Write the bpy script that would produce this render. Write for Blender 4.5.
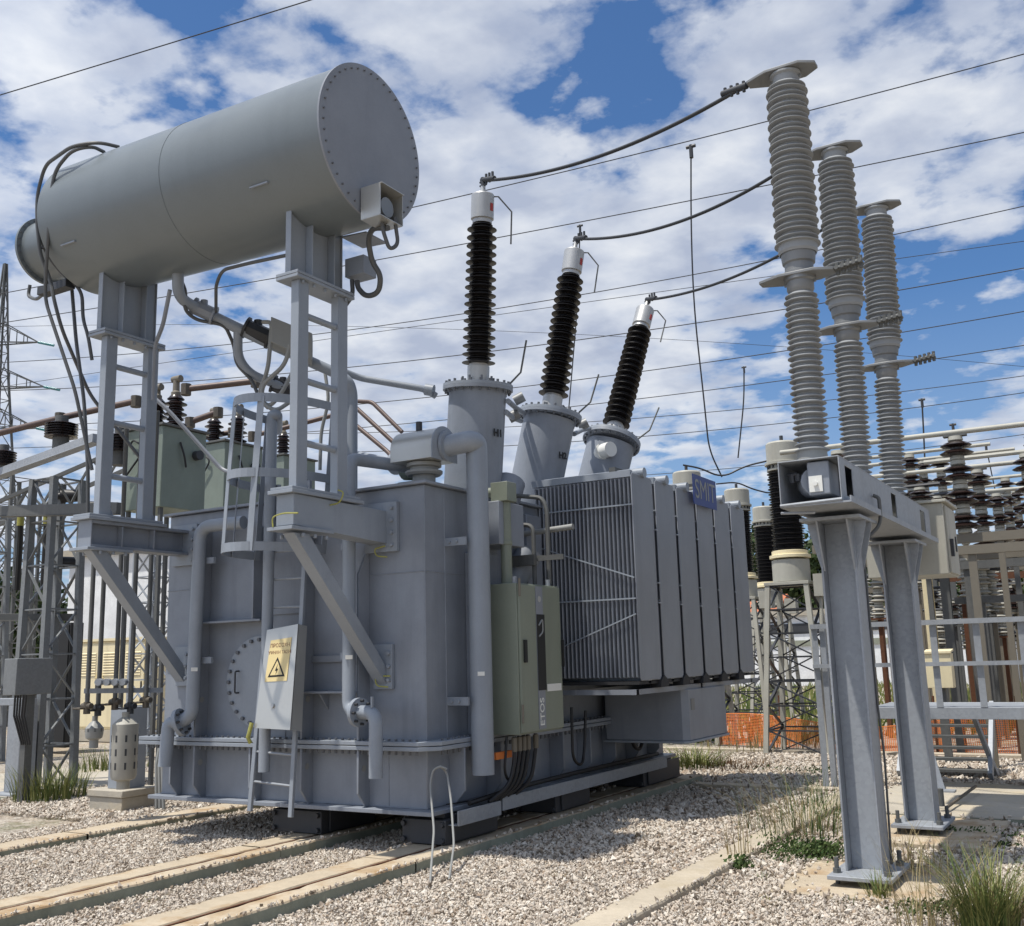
import bpy, math, random
import numpy as np
from mathutils import Vector, Matrix, Euler
random.seed(7); rng = np.random.default_rng(7)
for o in list(bpy.data.objects): bpy.data.objects.remove(o)
S = bpy.context.scene; COL = S.collection
R = math.radians; V = Vector

# ------------------------------------------------------------------ camera, light, exposure
F = 1036.99; ROT = (R(100.6098), R(1.5242), R(30.9123)); EYE = V((0, 0, 1.6))
cam = bpy.data.cameras.new('camera'); camo = bpy.data.objects.new('camera', cam); COL.objects.link(camo)
camo.location = EYE; camo.rotation_euler = ROT
cam.sensor_fit = 'HORIZONTAL'; cam.sensor_width = 36; cam.lens = F / 1024 * 36; cam.clip_end = 3000; cam.clip_start = .05
S.camera = camo
RM = Euler(ROT, 'XYZ').to_matrix()
def ray(px, py): return RM @ V(((px - 512) / F, -(py - 463) / F, -1))
def at(px, py, Y):
    d = ray(px, py); return EYE + d * (Y / d.y)
def atx(px, py, X):
    d = ray(px, py); return EYE + d * (X / d.x)
def atz(px, py, Z):
    d = ray(px, py); return EYE + d * ((Z - 1.6) / d.z)
def atd(px, py, D):                       # a point at view depth D
    return EYE + ray(px, py) * D

SUNV = V((-.18, -.30, 1)).normalized()    # towards the sun
sun = bpy.data.lights.new('sun', 'SUN'); sun.energy = 4.9; sun.angle = R(1.0); sun.color = (1, .95, .87)
suno = bpy.data.objects.new('sun', sun); COL.objects.link(suno)
suno.rotation_euler = SUNV.to_track_quat('Z', 'Y').to_euler(); suno.location = (0, 0, 40)
S.view_settings.view_transform = 'Standard'; S.view_settings.look = 'None'
S.view_settings.exposure = 0; S.view_settings.gamma = 1
W = bpy.data.worlds.new('World'); S.world = W; W.use_nodes = True
def N(nt, typ, **kw):
    n = nt.nodes.new(typ)
    for k, v in kw.items():
        if k.startswith('i_'): n.inputs[k[2:].replace('_', ' ')].default_value = v
        else: setattr(n, k, v)
    return n
def math_(nt, op, a, b=None, clamp=False):
    n = nt.nodes.new('ShaderNodeMath'); n.operation = op; n.use_clamp = clamp
    for i, x in enumerate((a, b)):
        if x is None: continue
        if isinstance(x, (int, float)): n.inputs[i].default_value = x
        else: nt.links.new(x, n.inputs[i])
    return n.outputs[0]
def ramp(nt, fac, stops, interp='LINEAR'):
    n = nt.nodes.new('ShaderNodeValToRGB'); n.color_ramp.interpolation = interp
    el = n.color_ramp.elements
    while len(el) < len(stops): el.new(.5)
    for e, (p, c) in zip(el, stops):
        e.position = p; e.color = (c, c, c, 1) if isinstance(c, (int, float)) else (*c, 1)
    nt.links.new(fac, n.inputs[0]); return n.outputs[0]
def mix(nt, fac, a, b, blend='MIX'):
    n = nt.nodes.new('ShaderNodeMix'); n.data_type = 'RGBA'; n.blend_type = blend
    for s, x in ((n.inputs[0], fac), (n.inputs[6], a), (n.inputs[7], b)):
        if isinstance(x, (int, float)): s.default_value = x
        elif isinstance(x, tuple): s.default_value = (*x, 1)
        else: nt.links.new(x, s)
    return n.outputs[2]

def world():
    nt = W.node_tree; nt.nodes.clear(); L = nt.links.new
    out = N(nt, 'ShaderNodeOutputWorld'); bg = N(nt, 'ShaderNodeBackground'); bg.inputs[1].default_value = .1
    sky = N(nt, 'ShaderNodeTexSky'); sky.sky_type = 'NISHITA'; sky.sun_disc = False
    sky.sun_elevation = math.asin(SUNV.z); sky.sun_rotation = math.atan2(SUNV.x, SUNV.y)
    sky.air_density = 1.0; sky.dust_density = .6; sky.ozone_density = 2.2
    skyc = mix(nt, 1.0, sky.outputs[0], (.66, .94, 1.22), 'MULTIPLY')
    tc = N(nt, 'ShaderNodeTexCoord'); sep = N(nt, 'ShaderNodeSeparateXYZ'); L(tc.outputs['Generated'], sep.inputs[0])
    x, y, z = sep.outputs; zz = math_(nt, 'ADD', math_(nt, 'MAXIMUM', z, 0.0), .16)
    cmb = N(nt, 'ShaderNodeCombineXYZ'); L(math_(nt, 'DIVIDE', x, zz), cmb.inputs[0]); L(math_(nt, 'DIVIDE', y, zz), cmb.inputs[1])
    def noise(scale, detail, rough, off, dist=0.0):
        mp = N(nt, 'ShaderNodeMapping'); mp.inputs['Location'].default_value = off; L(cmb.outputs[0], mp.inputs[0])
        n = N(nt, 'ShaderNodeTexNoise'); n.inputs['Scale'].default_value = scale; n.inputs['Detail'].default_value = detail
        n.inputs['Roughness'].default_value = rough; n.inputs['Distortion'].default_value = dist
        L(mp.outputs[0], n.inputs[0]); return n.outputs[0]
    big = noise(2.2, 2, .5, (3.1, 1.7, 0)); fine = noise(8.2, 9, .54, (.4, .9, 2), .08)
    cover = math_(nt, 'ADD', math_(nt, 'MULTIPLY', big, .30), math_(nt, 'MULTIPLY', fine, .86))
    # where the cloud deck is thick and where it opens, as directions in the sky
    for px, py, rad, amt in ((130, 70, 110, -.09), (200, 20, 110, -.08), (20, 200, 70, -.13), (600, 130, 80, -.12), (690, 100, 80, -.07), (560, 70, 60, -.05), (950, 270, 100, -.11), (1010, 210, 80, -.08), (730, 520, 150, -.10), (760, 300, 80, -.06), (720, 180, 70, .06),
                             (430, 110, 70, -.06), (880, 330, 90, -.10), (960, 470, 120, -.07), (60, 30, 70, .08), (330, 30, 120, .06), (80, 160, 110, .08), (520, 260, 130, .09), (660, 260, 120, .08), (900, 110, 130, .12), (930, 190, 60, .08), (420, 330, 140, .10), (640, 400, 120, .08), (480, 40, 80, .07), (60, 340, 110, .08), (1010, 380, 80, .06)):
        d = ray(px, py).normalized(); ca = math.cos(math.atan(rad / F))
        dt = N(nt, 'ShaderNodeVectorMath'); dt.operation = 'DOT_PRODUCT'; dt.inputs[1].default_value = d; L(tc.outputs['Generated'], dt.inputs[0])
        mr = N(nt, 'ShaderNodeMapRange'); mr.interpolation_type = 'SMOOTHSTEP'
        L(dt.outputs['Value'], mr.inputs[0]); mr.inputs[1].default_value = 1 - (1 - ca) * 2.4; mr.inputs[2].default_value = 1
        mr.inputs[3].default_value = 0; mr.inputs[4].default_value = amt
        cover = math_(nt, 'ADD', cover, mr.outputs[0])
    m = ramp(nt, cover, ((.475, 0.), (.53, .34), (.60, .78), (.71, 1.)))
    shade = math_(nt, 'ADD', math_(nt, 'MULTIPLY', noise(6.0, 6, .5, (7, 2, 1), .1), .80), math_(nt, 'MULTIPLY', cover, .35))
    cl = ramp(nt, shade, ((.48, (8.2, 8.5, 9.0)), (.62, (6.4, 6.9, 7.9)), (.78, (4.4, 5.0, 6.4))))
    haze = ramp(nt, z, ((0., .75), (.10, .42), (.32, 0.)))
    base = mix(nt, haze, skyc, (4.2, 5.1, 6.6))
    # added fill: unseen clouds behind the camera brightened for front faces, right-hand ones dimmed
    dback = N(nt, 'ShaderNodeVectorMath'); dback.operation = 'DOT_PRODUCT'; dback.inputs[1].default_value = (-.45, -.85, .25); L(tc.outputs['Generated'], dback.inputs[0])
    g1 = N(nt, 'ShaderNodeMapRange'); L(dback.outputs['Value'], g1.inputs[0]); g1.inputs[1].default_value = -.1; g1.inputs[2].default_value = .8; g1.inputs[3].default_value = 1.; g1.inputs[4].default_value = 1.6
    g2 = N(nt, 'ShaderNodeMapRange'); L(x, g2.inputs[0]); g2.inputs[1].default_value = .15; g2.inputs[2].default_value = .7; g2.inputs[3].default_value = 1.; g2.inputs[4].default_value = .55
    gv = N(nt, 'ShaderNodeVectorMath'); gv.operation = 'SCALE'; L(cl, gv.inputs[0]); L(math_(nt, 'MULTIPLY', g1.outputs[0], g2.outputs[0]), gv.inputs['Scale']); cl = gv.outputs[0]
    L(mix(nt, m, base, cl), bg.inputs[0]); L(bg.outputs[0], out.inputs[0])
world()

# ------------------------------------------------------------------ materials
def newmat(name):
    m = bpy.data.materials.new(name); m.use_nodes = True
    nt = m.node_tree; b = nt.nodes['Principled BSDF']; return m, nt, b
def tex(nt, scale, detail=4, rough=.6, stretch=(1, 1, 1), kind='Object', dist=0.):
    tc = N(nt, 'ShaderNodeTexCoord'); mp = N(nt, 'ShaderNodeMapping'); mp.inputs['Scale'].default_value = stretch
    nt.links.new(tc.outputs[kind], mp.inputs[0])
    n = N(nt, 'ShaderNodeTexNoise'); n.inputs['Scale'].default_value = scale; n.inputs['Detail'].default_value = detail
    n.inputs['Roughness'].default_value = rough; n.inputs['Distortion'].default_value = dist
    nt.links.new(mp.outputs[0], n.inputs[0]); return n.outputs[0]
def bump(nt, b, h, strength=.2, dist=.01):
    n = N(nt, 'ShaderNodeBump'); n.inputs['Strength'].default_value = strength; n.inputs['Distance'].default_value = dist
    nt.links.new(h, n.inputs['Height']); nt.links.new(n.outputs[0], b.inputs['Normal'])
def sc(c, k): return tuple(min(1, x * k) for x in c)
def paint(name, col, rough=.42, var=.16, dirt=None, metal=0., spec=.5, streak=.25):
    m, nt, b = newmat(name)
    n1 = tex(nt, 1.6, 6, .65); n2 = tex(nt, 5, 5, .6, (1, 1, .08)); n3 = tex(nt, 60, 3, .6)
    c = mix(nt, ramp(nt, n1, ((.3, 0.), (.7, 1.))), sc(col, 1 - var), sc(col, 1 + var))
    c = mix(nt, math_(nt, 'MULTIPLY', ramp(nt, n2, ((.52, 0.), (.75, 1.))), streak), c, dirt or sc(col, .55))
    c = mix(nt, math_(nt, 'MULTIPLY', ramp(nt, n3, ((.45, 0.), (.8, 1.))), .12), c, sc(col, .5))
    nt.links.new(c, b.inputs['Base Color'])
    nt.links.new(math_(nt, 'ADD', math_(nt, 'MULTIPLY', n1, .22), rough - .1), b.inputs['Roughness'])
    b.inputs['Metallic'].default_value = metal; b.inputs['Specular IOR Level'].default_value = spec
    bump(nt, b, n1, .06, .03); return m
def galv(name, col=(.42, .45, .48), rough=.42):
    m, nt, b = newmat(name)
    tc = N(nt, 'ShaderNodeTexCoord'); vo = N(nt, 'ShaderNodeTexVoronoi'); vo.inputs['Scale'].default_value = 38
    nt.links.new(tc.outputs['Object'], vo.inputs[0])
    n1 = tex(nt, 2.2, 6, .7); n2 = tex(nt, 7, 4, .6, (1, 1, .1))
    bw = N(nt, 'ShaderNodeRGBToBW'); nt.links.new(vo.outputs['Color'], bw.inputs[0])
    c = mix(nt, bw.outputs[0], sc(col, .88), sc(col, 1.12))
    c = mix(nt, ramp(nt, n1, ((.35, 0.), (.72, .55))), c, sc(col, 1.35))
    c = mix(nt, ramp(nt, n2, ((.55, 0.), (.8, .4))), c, (.2, .19, .18))
    nt.links.new(c, b.inputs['Base Color']); b.inputs['Metallic'].default_value = .2
    nt.links.new(math_(nt, 'ADD', math_(nt, 'MULTIPLY', n1, .35), rough - .1), b.inputs['Roughness']); return m
def plain(name, col, rough=.5, metal=0., spec=.5, var=.1, scale=8):
    m, nt, b = newmat(name); n1 = tex(nt, scale, 4)
    nt.links.new(mix(nt, n1, sc(col, 1 - var), sc(col, 1 + var)), b.inputs['Base Color'])
    b.inputs['Roughness'].default_value = rough; b.inputs['Metallic'].default_value = metal; b.inputs['Specular IOR Level'].default_value = spec
    return m
def concrete(name, col, stain=None, amt=.6):
    m, nt, b = newmat(name); n1 = tex(nt, 1.3, 8, .7); n2 = tex(nt, 24, 6, .7); n3 = tex(nt, 2.1, 6, .65, dist=.4)
    c = mix(nt, ramp(nt, n1, ((.3, 0.), (.7, 1.))), sc(col, .82), sc(col, 1.15))
    c = mix(nt, math_(nt, 'MULTIPLY', ramp(nt, n2, ((.4, 0.), (.7, 1.))), .35), c, sc(col, .7))
    if stain: c = mix(nt, math_(nt, 'MULTIPLY', ramp(nt, n3, ((.5, 0.), (.66, 1.))), amt), c, stain)
    nt.links.new(c, b.inputs['Base Color']); b.inputs['Roughness'].default_value = .9; b.inputs['Specular IOR Level'].default_value = .2
    bump(nt, b, n2, .5, .012); return m

M = {}
M['grey'] = paint('grey_paint', (.235, .258, .296), streak=.4)
M['tank'] = paint('tank_paint', (.155, .178, .190), .32, .04, streak=.12)
M['light'] = paint('light_grey_paint', (.27, .300, .34), .4, .10)
M['fin'] = paint('radiator_paint', (.255, .275, .31), .45, .10)
M['panel'] = paint('radiator_panel_paint', (.225, .242, .272), .42, .12)
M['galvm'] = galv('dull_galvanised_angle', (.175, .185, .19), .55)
M['fit'] = plain('grey_cast_fitting', (.22, .225, .225), .5, .4)
M['pvcl'] = plain('aged_breather_casing', (.36, .35, .31), .55)
M['kerb'] = concrete('warm_kerb_concrete', (.47, .41, .32), (.36, .30, .20), .5)
M['bolt'] = plain('painted_bolts', (.12, .127, .14), .5, var=.3, scale=40)
M['mblk'] = plain('matt_black', (.02, .02, .022), .7)
M['valv'] = plain('tarnished_valve', (.10, .085, .065), .6, .2, var=.35, scale=20)
M['dark'] = paint('dark_steel', (.035, .037, .042), .5, .3)
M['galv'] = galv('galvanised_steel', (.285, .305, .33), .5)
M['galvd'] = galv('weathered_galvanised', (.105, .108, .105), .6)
M['galvl'] = galv('bright_galvanised', (.275, .295, .32), .5)
M['steel'] = plain('stainless_steel', (.50, .50, .475), .36, .55, var=.08, scale=3)
M['alu'] = plain('cast_aluminium', (.46, .46, .45), .42, .5, var=.12)
M['black'] = plain('black_rubber', (.012, .012, .013), .5)
M['shed'] = plain('black_silicone_sheds', (.011, .0095, .010), .42, spec=.4)
M['brown'] = plain('brown_porcelain', (.020, .0115, .010), .25, spec=.6, var=.25)
M['silicone'] = plain('grey_silicone_sheds', (.285, .297, .305), .5, spec=.35, var=.10)
M['white'] = plain('white_paint', (.72, .72, .68), .5)
M['offwhite'] = paint('old_white_paint', (.40, .39, .335), .55, .12, dirt=(.16, .13, .09))
M['cream'] = paint('cream_paint', (.78, .68, .44), .5, .07)
M['wallw'] = concrete('white_render', (.78, .79, .79), (.55, .56, .56), .35)
M['green'] = paint('green_cabinet_paint', (.215, .238, .188), .45, .08)
M['pgreen'] = paint('pale_green_paint', (.195, .232, .195), .5, .14, dirt=(.16, .17, .14))
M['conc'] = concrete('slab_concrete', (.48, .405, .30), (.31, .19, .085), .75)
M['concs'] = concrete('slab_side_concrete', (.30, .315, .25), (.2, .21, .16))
M['concg'] = concrete('grey_concrete', (.44, .40, .33), (.5, .42, .28))
M['rust'] = plain('rusty_rail', (.13, .055, .028), .85, .2, var=.4, scale=20)
M['copper'] = plain('painted_copper_tube', (.105, .072, .062), .5, .2, var=.2)
M['blue'] = plain('blue_enamel', (.022, .045, .20), .4)
M['yellow'] = plain('yellow_sign_film', (.74, .60, .30), .5, var=.04)
M['yg'] = plain('yellow_green_insulation', (.34, .33, .08), .5, var=.3, scale=30)
M['red'] = plain('red_plastic', (.35, .025, .02), .45)
M['orange'] = plain('orange_net_plastic', (.92, .27, .07), .6)
M['teal'] = plain('glass_insulator', (.06, .22, .24), .2)
M['ink'] = plain('printed_ink', (.18, .05, .03), .6)
M['blk'] = plain('black_print', (.01, .01, .01), .6)
M['hose'] = plain('grey_hose', (.085, .088, .09), .5)
M['hosel'] = plain('pale_conduit', (.26, .265, .255), .5)
M['glass'] = plain('gauge_glass', (.20, .215, .22), .12, .0, .8)
M['tile'] = plain('roof_tiles', (.45, .15, .07), .8)
M['wire'] = plain('stranded_conductor', (.05, .052, .055), .5, .4)
M['pvc'] = plain('weathered_pvc', (.17, .15, .115), .6)
def leafmat(name, c1, c2):
    m, nt, b = newmat(name); a = N(nt, 'ShaderNodeAttribute'); a.attribute_name = 'tone'
    nt.links.new(mix(nt, a.outputs['Fac'], c1, c2), b.inputs['Base Color']); b.inputs['Roughness'].default_value = .65
    b.inputs['Specular IOR Level'].default_value = .25; return m
M['grass'] = leafmat('green_grass_blades', (.045, .085, .018), (.24, .24, .08))
M['dry'] = leafmat('dry_grass_blades', (.20, .15, .07), (.36, .30, .16))
M['brush'] = leafmat('brown_weeds', (.10, .045, .025), (.17, .11, .05))
M['leaf'] = leafmat('dark_foliage', (.018, .035, .012), (.065, .095, .03))
M['bark'] = plain('bark', (.10, .075, .055), .9)
M['weed'] = leafmat('weed_leaves', (.028, .06, .014), (.10, .14, .045))
def stonemat():
    m, nt, b = newmat('limestone_gravel'); a = N(nt, 'ShaderNodeAttribute'); a.attribute_name = 'tone'
    n = tex(nt, 70, 3)
    c = ramp(nt, a.outputs['Fac'], ((0., (.18, .145, .11)), (.08, (.35, .265, .19)), (.2, (.50, .465, .415)), (.36, (.50, .42, .34)), (.52, (.62, .565, .48)), (.70, (.59, .52, .43)), (.85, (.68, .63, .55)), (1., (.74, .71, .64))))
    c = mix(nt, math_(nt, 'MULTIPLY', n, .35), c, (.42, .35, .28)); nt.links.new(c, b.inputs['Base Color'])
    b.inputs['Roughness'].default_value = .85; b.inputs['Specular IOR Level'].default_value = .25; return m
M['stone'] = stonemat()
def groundmat():
    m, nt, b = newmat('gravel_ground')
    tc = N(nt, 'ShaderNodeTexCoord'); vo = N(nt, 'ShaderNodeTexVoronoi'); vo.inputs['Scale'].default_value = 24
    nt.links.new(tc.outputs['Object'], vo.inputs[0]); bw = N(nt, 'ShaderNodeRGBToBW'); nt.links.new(vo.outputs['Color'], bw.inputs[0])
    c = ramp(nt, bw.outputs[0], ((.1, (.20, .165, .13)), (.45, (.37, .325, .27)), (.9, (.52, .48, .42))))
    n1 = tex(nt, .32, 6, .65, dist=.5); n2 = tex(nt, 1.7, 6, .7)
    c = mix(nt, ramp(nt, n1, ((.50, 0.), (.62, .8))), c, mix(nt, n2, (.30, .21, .13), (.42, .35, .24)))
    c = mix(nt, ramp(nt, tex(nt, .8, 7, .7), ((.56, 0.), (.68, .75))), c, mix(nt, n2, (.07, .10, .03), (.17, .16, .07)))
    nt.links.new(c, b.inputs['Base Color']); b.inputs['Roughness'].default_value = .95; b.inputs['Specular IOR Level'].default_value = .1
    bump(nt, b, vo.outputs['Distance'], 1., .03); return m
M['ground'] = groundmat()

# ------------------------------------------------------------------ mesh builder
class MB:
    def __init__(s): s.v = []; s.f = []; s.mi = []; s.m = 0; s.tone = []; s.isl = []
    def _a(s, vs, fs):
        n = len(s.v); s.isl.append((n, len(s.f))); s.v += [tuple(v) for v in vs]; s.f += [tuple(i + n for i in f) for f in fs]; s.mi += [s.m] * len(fs); return s
    def box(s, x0, x1, y0, y1, z0, z1):
        vs = [(x, y, z) for z in (z0, z1) for y in (y0, y1) for x in (x0, x1)]
        return s._a(vs, [(0, 2, 3, 1), (4, 5, 7, 6), (0, 1, 5, 4), (2, 6, 7, 3), (0, 4, 6, 2), (1, 3, 7, 5)])
    def hexa(s, a, b):     # two quads (4 points each), same winding
        return s._a(list(a) + list(b), [(3, 2, 1, 0), (4, 5, 6, 7)] + [(i, (i + 1) % 4, 4 + (i + 1) % 4, 4 + i) for i in range(4)])
    def prism(s, pts, d):  # polygon extruded by vector d
        d = V(d); n = len(pts); vs = [V(p) for p in pts] + [V(p) + d for p in pts]
        return s._a(vs, [tuple(range(n - 1, -1, -1)), tuple(range(n, 2 * n))] + [(i, (i + 1) % n, n + (i + 1) % n, n + i) for i in range(n)])
    def bar(s, p, q, w, h=None, up=(0, 0, 1)):
        h = h or w; p = V(p); q = V(q); d = (q - p).normalized(); u = V(up)
        if abs(d.dot(u)) > .98: u = V((0, 1, 0))
        a = d.cross(u).normalized(); b = a.cross(d).normalized()
        c = [a * (w / 2) * i + b * (h / 2) * j for i, j in ((-1, -1), (1, -1), (1, 1), (-1, 1))]
        return s.hexa([p + x for x in c], [q + x for x in c])
    def angle(s, p, q, w=.05, t=.006, up=(0, 0, 1), flip=1):   # L profile
        p = V(p); q = V(q); d = (q - p).normalized(); u = V(up)
        if abs(d.dot(u)) > .98: u = V((0, 1, 0))
        a = d.cross(u).normalized() * flip; b = V(up) if abs(d.dot(V(up))) < .3 else a.cross(d).normalized()
        s.prism([p, p + a * w, p + a * w + b * t, p + a * t + b * t, p + a * t + b * w, p + b * w], q - p); return s
    def tube(s, pts, r, n=10, cap=True, bend=0.0, closed=False):
        pts = [V(p) for p in pts]
        if bend and len(pts) > 2:
            o = [pts[0]]
            for i in range(1, len(pts) - 1):
                a, b, c = pts[i - 1], pts[i], pts[i + 1]; l = min(bend, (a - b).length * .49, (c - b).length * .49)
                p0 = b + (a - b).normalized() * l; p1 = b + (c - b).normalized() * l
                for k in range(7):
                    t = k / 6; o.append(p0 * (1 - t) ** 2 + b * 2 * t * (1 - t) + p1 * t * t)
            o.append(pts[-1]); pts = o
        rs = r if isinstance(r, (list, tuple)) else [r] * len(pts)
        if len(rs) != len(pts): rs = [r[0]] * len(pts)
        m = len(pts); prev = None; vs = []
        for i, p in enumerate(pts):
            d = (pts[(i + 1) % m if closed else min(i + 1, m - 1)] - pts[(i - 1) % m if closed else max(i - 1, 0)]).normalized()
            if prev is None: a = d.orthogonal().normalized()
            else:
                a = prev - d * prev.dot(d); a = a.normalized() if a.length > 1e-6 else d.orthogonal().normalized()
            prev = a; b = d.cross(a)
            vs += [p + (a * math.cos(2 * math.pi * k / n) + b * math.sin(2 * math.pi * k / n)) * rs[i] for k in range(n)]
        fs = [(i * n + k, i * n + (k + 1) % n, ((i + 1) % m) * n + (k + 1) % n, ((i + 1) % m) * n + k) for i in range(m if closed else m - 1) for k in range(n)]
        if cap and not closed: fs += [tuple(range(n - 1, -1, -1)), tuple(range((m - 1) * n, m * n))]
        return s._a(vs, fs)
    def cyl(s, p, q, r, n=16, r2=None): return s.tube([p, q], [r, r if r2 is None else r2], n)
    def lathe(s, prof, o, d=(0, 0, 1), n=24, cap=True):       # prof: (radius, height along d)
        d = V(d).normalized(); a = d.orthogonal().normalized(); b = d.cross(a); o = V(o); vs = []
        for r, h in prof:
            vs += [o + d * h + (a * math.cos(2 * math.pi * k / n) + b * math.sin(2 * math.pi * k / n)) * r for k in range(n)]
        m = len(prof)
        fs = [(i * n + k, i * n + (k + 1) % n, (i + 1) * n + (k + 1) % n, (i + 1) * n + k) for i in range(m - 1) for k in range(n)]
        if cap: fs += [tuple(range(n - 1, -1, -1)), tuple(range((m - 1) * n, m * n))]
        return s._a(vs, fs)
    def ring(s, o, d, r, rb, hb, cnt, n=6, a0=0.):             # bolt heads round a circle
        d = V(d).normalized(); a = d.orthogonal().normalized(); b = d.cross(a); o = V(o)
        for k in range(cnt):
            t = a0 + 2 * math.pi * k / cnt; p = o + (a * math.cos(t) + b * math.sin(t)) * r; s.cyl(p, p + d * hb, rb, n)
        return s
    def bolts(s, p, q, cnt, d, rb=.012, hb=.02):
        p = V(p); q = V(q); d = V(d)
        for k in range(cnt):
            c = p.lerp(q, (k + .5) / cnt); s.cyl(c, c + d * hb, rb, 6)
        return s
    def each(s, name, mat, parent, **k):                       # every primitive as a mesh of its own
        st = s.isl + [(len(s.v), len(s.f))]; out = []
        for (v0, f0), (v1, f1) in zip(st, st[1:]):
            m = MB(); m.v = s.v[v0:v1]; m.f = [tuple(i - v0 for i in f) for f in s.f[f0:f1]]; m.mi = s.mi[f0:f1]; out.append(m.build(name, mat, parent, **k))
        return out
    def build(s, name, mat, parent=None, smooth=38, bevel=0., origin=None):
        off = V((0, 0, 0)); pr = parent
        if parent is None:
            a = np.array(s.v)
            off = V(origin) if origin else V(((a[:, 0].min() + a[:, 0].max()) / 2, (a[:, 1].min() + a[:, 1].max()) / 2, a[:, 2].min()))
        else:
            while pr is not None: off = off + pr.location; pr = pr.parent
        me = bpy.data.meshes.new(name); me.from_pydata([tuple(V(v) - off) for v in s.v], [], s.f)
        mats = mat if isinstance(mat, (list, tuple)) else [mat]
        for m in mats: me.materials.append(M[m] if isinstance(m, str) else m)
        if len(mats) > 1: me.polygons.foreach_set('material_index', s.mi)
        if s.tone:
            at_ = me.attributes.new('tone', 'FLOAT', 'POINT'); at_.data.foreach_set('value', s.tone)
        if smooth: me.shade_smooth(); me.set_sharp_from_angle(angle=R(smooth))
        me.update()
        o = bpy.data.objects.new(name, me); COL.objects.link(o)
        if name.endswith('bolt_row'): o['kind'] = 'stuff'
        if parent is None: o.location = off
        else: o.parent = parent
        if bevel:
            bv = o.modifiers.new('bevel', 'BEVEL'); bv.width = bevel; bv.segments = 2; bv.limit_method = 'ANGLE'; bv.angle_limit = R(50)
        return o
def tag(o, label, cat, group=None, kind=None):
    if kind: o['kind'] = kind
    if label: o['label'] = label
    if cat: o['category'] = cat
    if group: o['group'] = group
    return o
def thing(name, label, cat, loc, group=None):
    o = bpy.data.objects.new(name, None); COL.objects.link(o); o.location = loc; o.empty_display_size = .2
    return tag(o, label, cat, group)
def copy_tree(o, parent=None):
    c = o.copy(); COL.objects.link(c); c.parent = parent
    for ch in list(o.children): copy_tree(ch, c)
    return c
def lettering(txt, size, loc, xa, ya, mat, parent, name='lettering', bold=0.):
    cu = bpy.data.curves.new('txt', 'FONT'); cu.body = txt; cu.size = size; cu.align_x = 'CENTER'; cu.align_y = 'CENTER'; cu.extrude = .001; cu.offset = bold
    t = bpy.data.objects.new('txt', cu); COL.objects.link(t)
    bpy.context.view_layer.update()
    me = bpy.data.meshes.new_from_object(t.evaluated_get(bpy.context.evaluated_depsgraph_get())); bpy.data.objects.remove(t)
    xa = V(xa).normalized(); ya = V(ya).normalized(); za = xa.cross(ya); loc = V(loc)
    m = MB(); m.v = [tuple(loc + xa * v.co.x + ya * v.co.y + za * v.co.z) for v in me.vertices]; m.f = [tuple(p.vertices) for p in me.polygons]
    m.mi = [0] * len(m.f); return m.build(name, mat, parent, smooth=0)
def sheds(core, big, small, pitch, count, z0=0., core2=None, big2=None):
    pr = [(core, z0)]
    for k in range(count):
        t = k / max(1, count - 1); c = core + ((core2 or core) - core) * t; b = (big + ((big2 or big) - big) * t) if k % 2 == 0 else (small + ((big2 or big) - big) * t)
        z = z0 + pitch * k
        pr += [(c, z + pitch * .10), (c + (b - c) * .35, z + pitch * .2), (b, z + pitch * .30), (b, z + pitch * .40), (c + (b - c) * .3, z + pitch * .72), (c, z + pitch * .95)]
    return pr

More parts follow.
